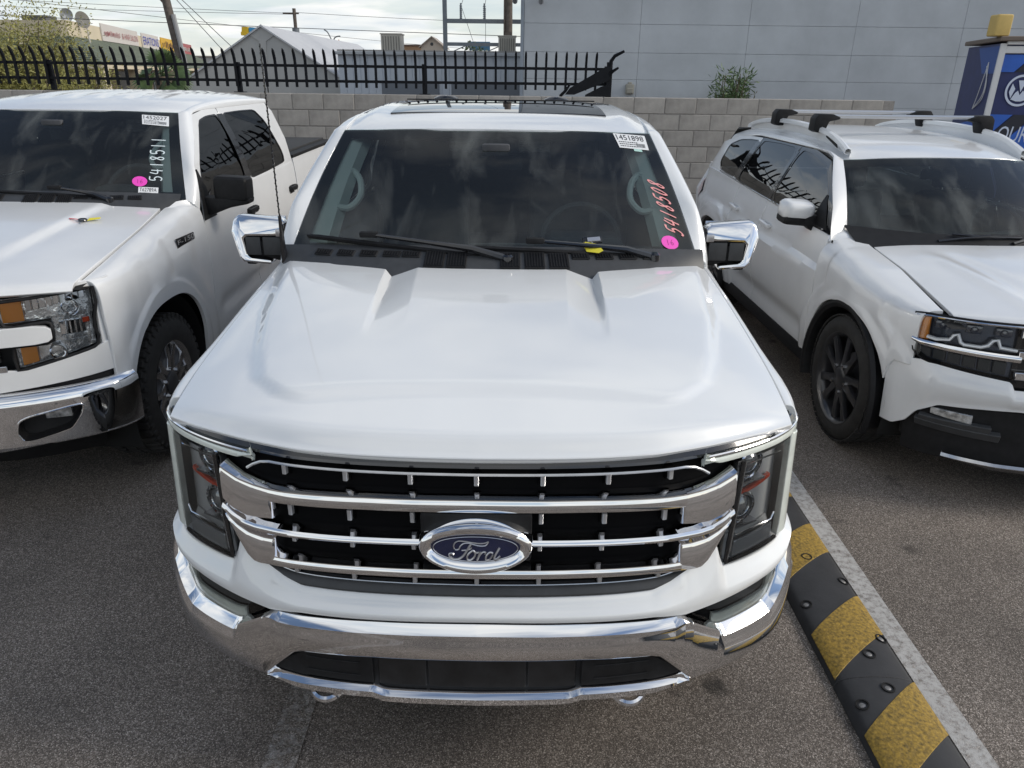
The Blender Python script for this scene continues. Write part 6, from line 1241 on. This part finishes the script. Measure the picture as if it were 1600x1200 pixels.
# ------------------------------------------------------------------ plants
m_pd = [mat('foliage_%s' % n, c, .6, var=.35, vscale=5) for n, c in (('palm', (.075, .12, .045)), ('paloverde', (.26, .25, .075)), ('oleander', (.085, .14, .05)), ('dry', (.20, .18, .09)), ('far', (.06, .085, .03)))]
m_bk = mat('bark', (.14, .11, .08), .9, var=.3, vscale=12)
def leaves(n, fpos, l, w, m_, name, parent, droop=.0):
    V, F = [], []
    for i in range(n):
        p, d = fpos(); d = d+Vector((rng.gauss(0, .35), rng.gauss(0, .35), rng.gauss(0, .35)-droop)); d.normalize(); s = d.orthogonal().normalized(); s.rotate(__import__('mathutils').Quaternion(d, rng.uniform(0, 6.28))); L_ = l*rng.uniform(.6, 1.3); k = len(V)
        V += [p, p+d*L_*.5+s*w, p+d*L_, p+d*L_*.5-s*w]; F.append((k, k+1, k+2, k+3))
    return mk(name, (np.array([v[:] for v in V]), F), m_, parent, sharp=None)
def branch_tree(root, base, h, spread, nb, m_leaf, nleaf, l, w, droop=0, squash=1.0):
    tips = []
    tr = []
    for i in range(nb):
        a_ = rng.uniform(0, 6.28); r_ = spread*rng.uniform(.3, 1)**.7; top = Vector((math.cos(a_)*r_, math.sin(a_)*r_*squash, h*rng.uniform(.55, 1.0))); mid = top*.5+Vector((rng.gauss(0, .1*spread), rng.gauss(0, .1*spread), .12*h)); pts = spline([(0, 0, 0), (top.x*.15, top.y*.15, h*.25), mid[:], top[:]], 5); tr.append(tube(pts, list(np.linspace(.035, .006, len(pts))), 5))
        tips += [Vector(p) for p in pts[len(pts)//2:]]
    mk('stems', join(*tr), m_bk, root, kind='stuff')
    def f():
        p = rng.choice(tips); o = Vector((rng.gauss(0, 1), rng.gauss(0, 1), rng.gauss(0, 1)))*spread*.16; return p+o, o.normalized()
    leaves(nleaf, f, l, w, m_leaf, 'crown', root, droop)
PV = thing('palo_verde_tree', 'airy yellow-green desert tree at the far left behind the fence', 'tree', (-9.7, 13.2, 0)); branch_tree(PV, None, 3.0, 1.45, 80, m_pd[1], 42000, .065, .012, .12)
PV2 = thing('desert_shrub', 'low olive-green shrub spreading along the fence under the desert tree', 'shrub', (-7.9, 12.6, 0)); branch_tree(PV2, None, 2.18, .75, 40, m_pd[1], 14000, .065, .012)
OL = thing('shrub', 'green feathery shrub standing against the grey stucco wall', 'shrub', (4.33, 14.2, 0)); branch_tree(OL, None, 2.18, .40, 40, m_pd[2], 4200, .14, .013)
DS = thing('shrub', 'small dry shrub right of the green one at the stucco wall', 'shrub', (4.82, 14.3, 0)); branch_tree(DS, None, 1.84, .22, 16, m_pd[3], 900, .10, .008)
FT_ = thing('tree', 'distant dark green tree under the blue billboard', 'tree', (-1.7, 36, 0)); branch_tree(FT_, None, 3.3, .8, 24, m_pd[4], 2400, .14, .05)
def fan_palm(x, y, zc, rad, nf, lab):
    Pm = thing('fan_palm', lab, 'palm', (x, y, 0)); mk('trunk', tube([(0, 0, 0), (.02, .02, zc*.6), (0, 0, zc)], [.16, .13, .11], 12), m_bk, Pm)
    for i in range(nf):
        a_ = rng.uniform(0, 6.28); el = rng.uniform(-.55, 1.35); d = Vector((math.cos(a_)*math.cos(el), math.sin(a_)*math.cos(el), math.sin(el))); s = d.orthogonal().normalized(); s.rotate(__import__('mathutils').Quaternion(d, rng.uniform(-.5, .5))); o = d*rad*.5; V, F = [], []
        n_ = 13
        for j in range(n_):
            th = (j/(n_-1)-.5)*2.6; e = d*math.cos(th)+s*math.sin(th); e2 = d.cross(s)*.01; L_ = rad*.55*(1-.25*abs(th)/1.3)*rng.uniform(.9, 1.05); w_ = rad*.032; k = len(V); sd_ = e.cross(d.cross(s)).normalized()
            V += [o, o+e*L_*.6+sd_*w_, o+e*L_-Vector((0, 0, rad*.08)), o+e*L_*.6-sd_*w_]; F.append((k, k+1, k+2, k+3))
        fr_ = mk('frond', join((np.array([v[:] for v in V])+np.array([0, 0, zc]), F), tube([(0, 0, zc), (o.x, o.y, zc+o.z)], .009, 4)), m_pd[0], Pm, sharp=None)
fan_palm(-6.0, 12.0, 2.02, .52, 34, 'dark green fan palm behind the iron fence at left')
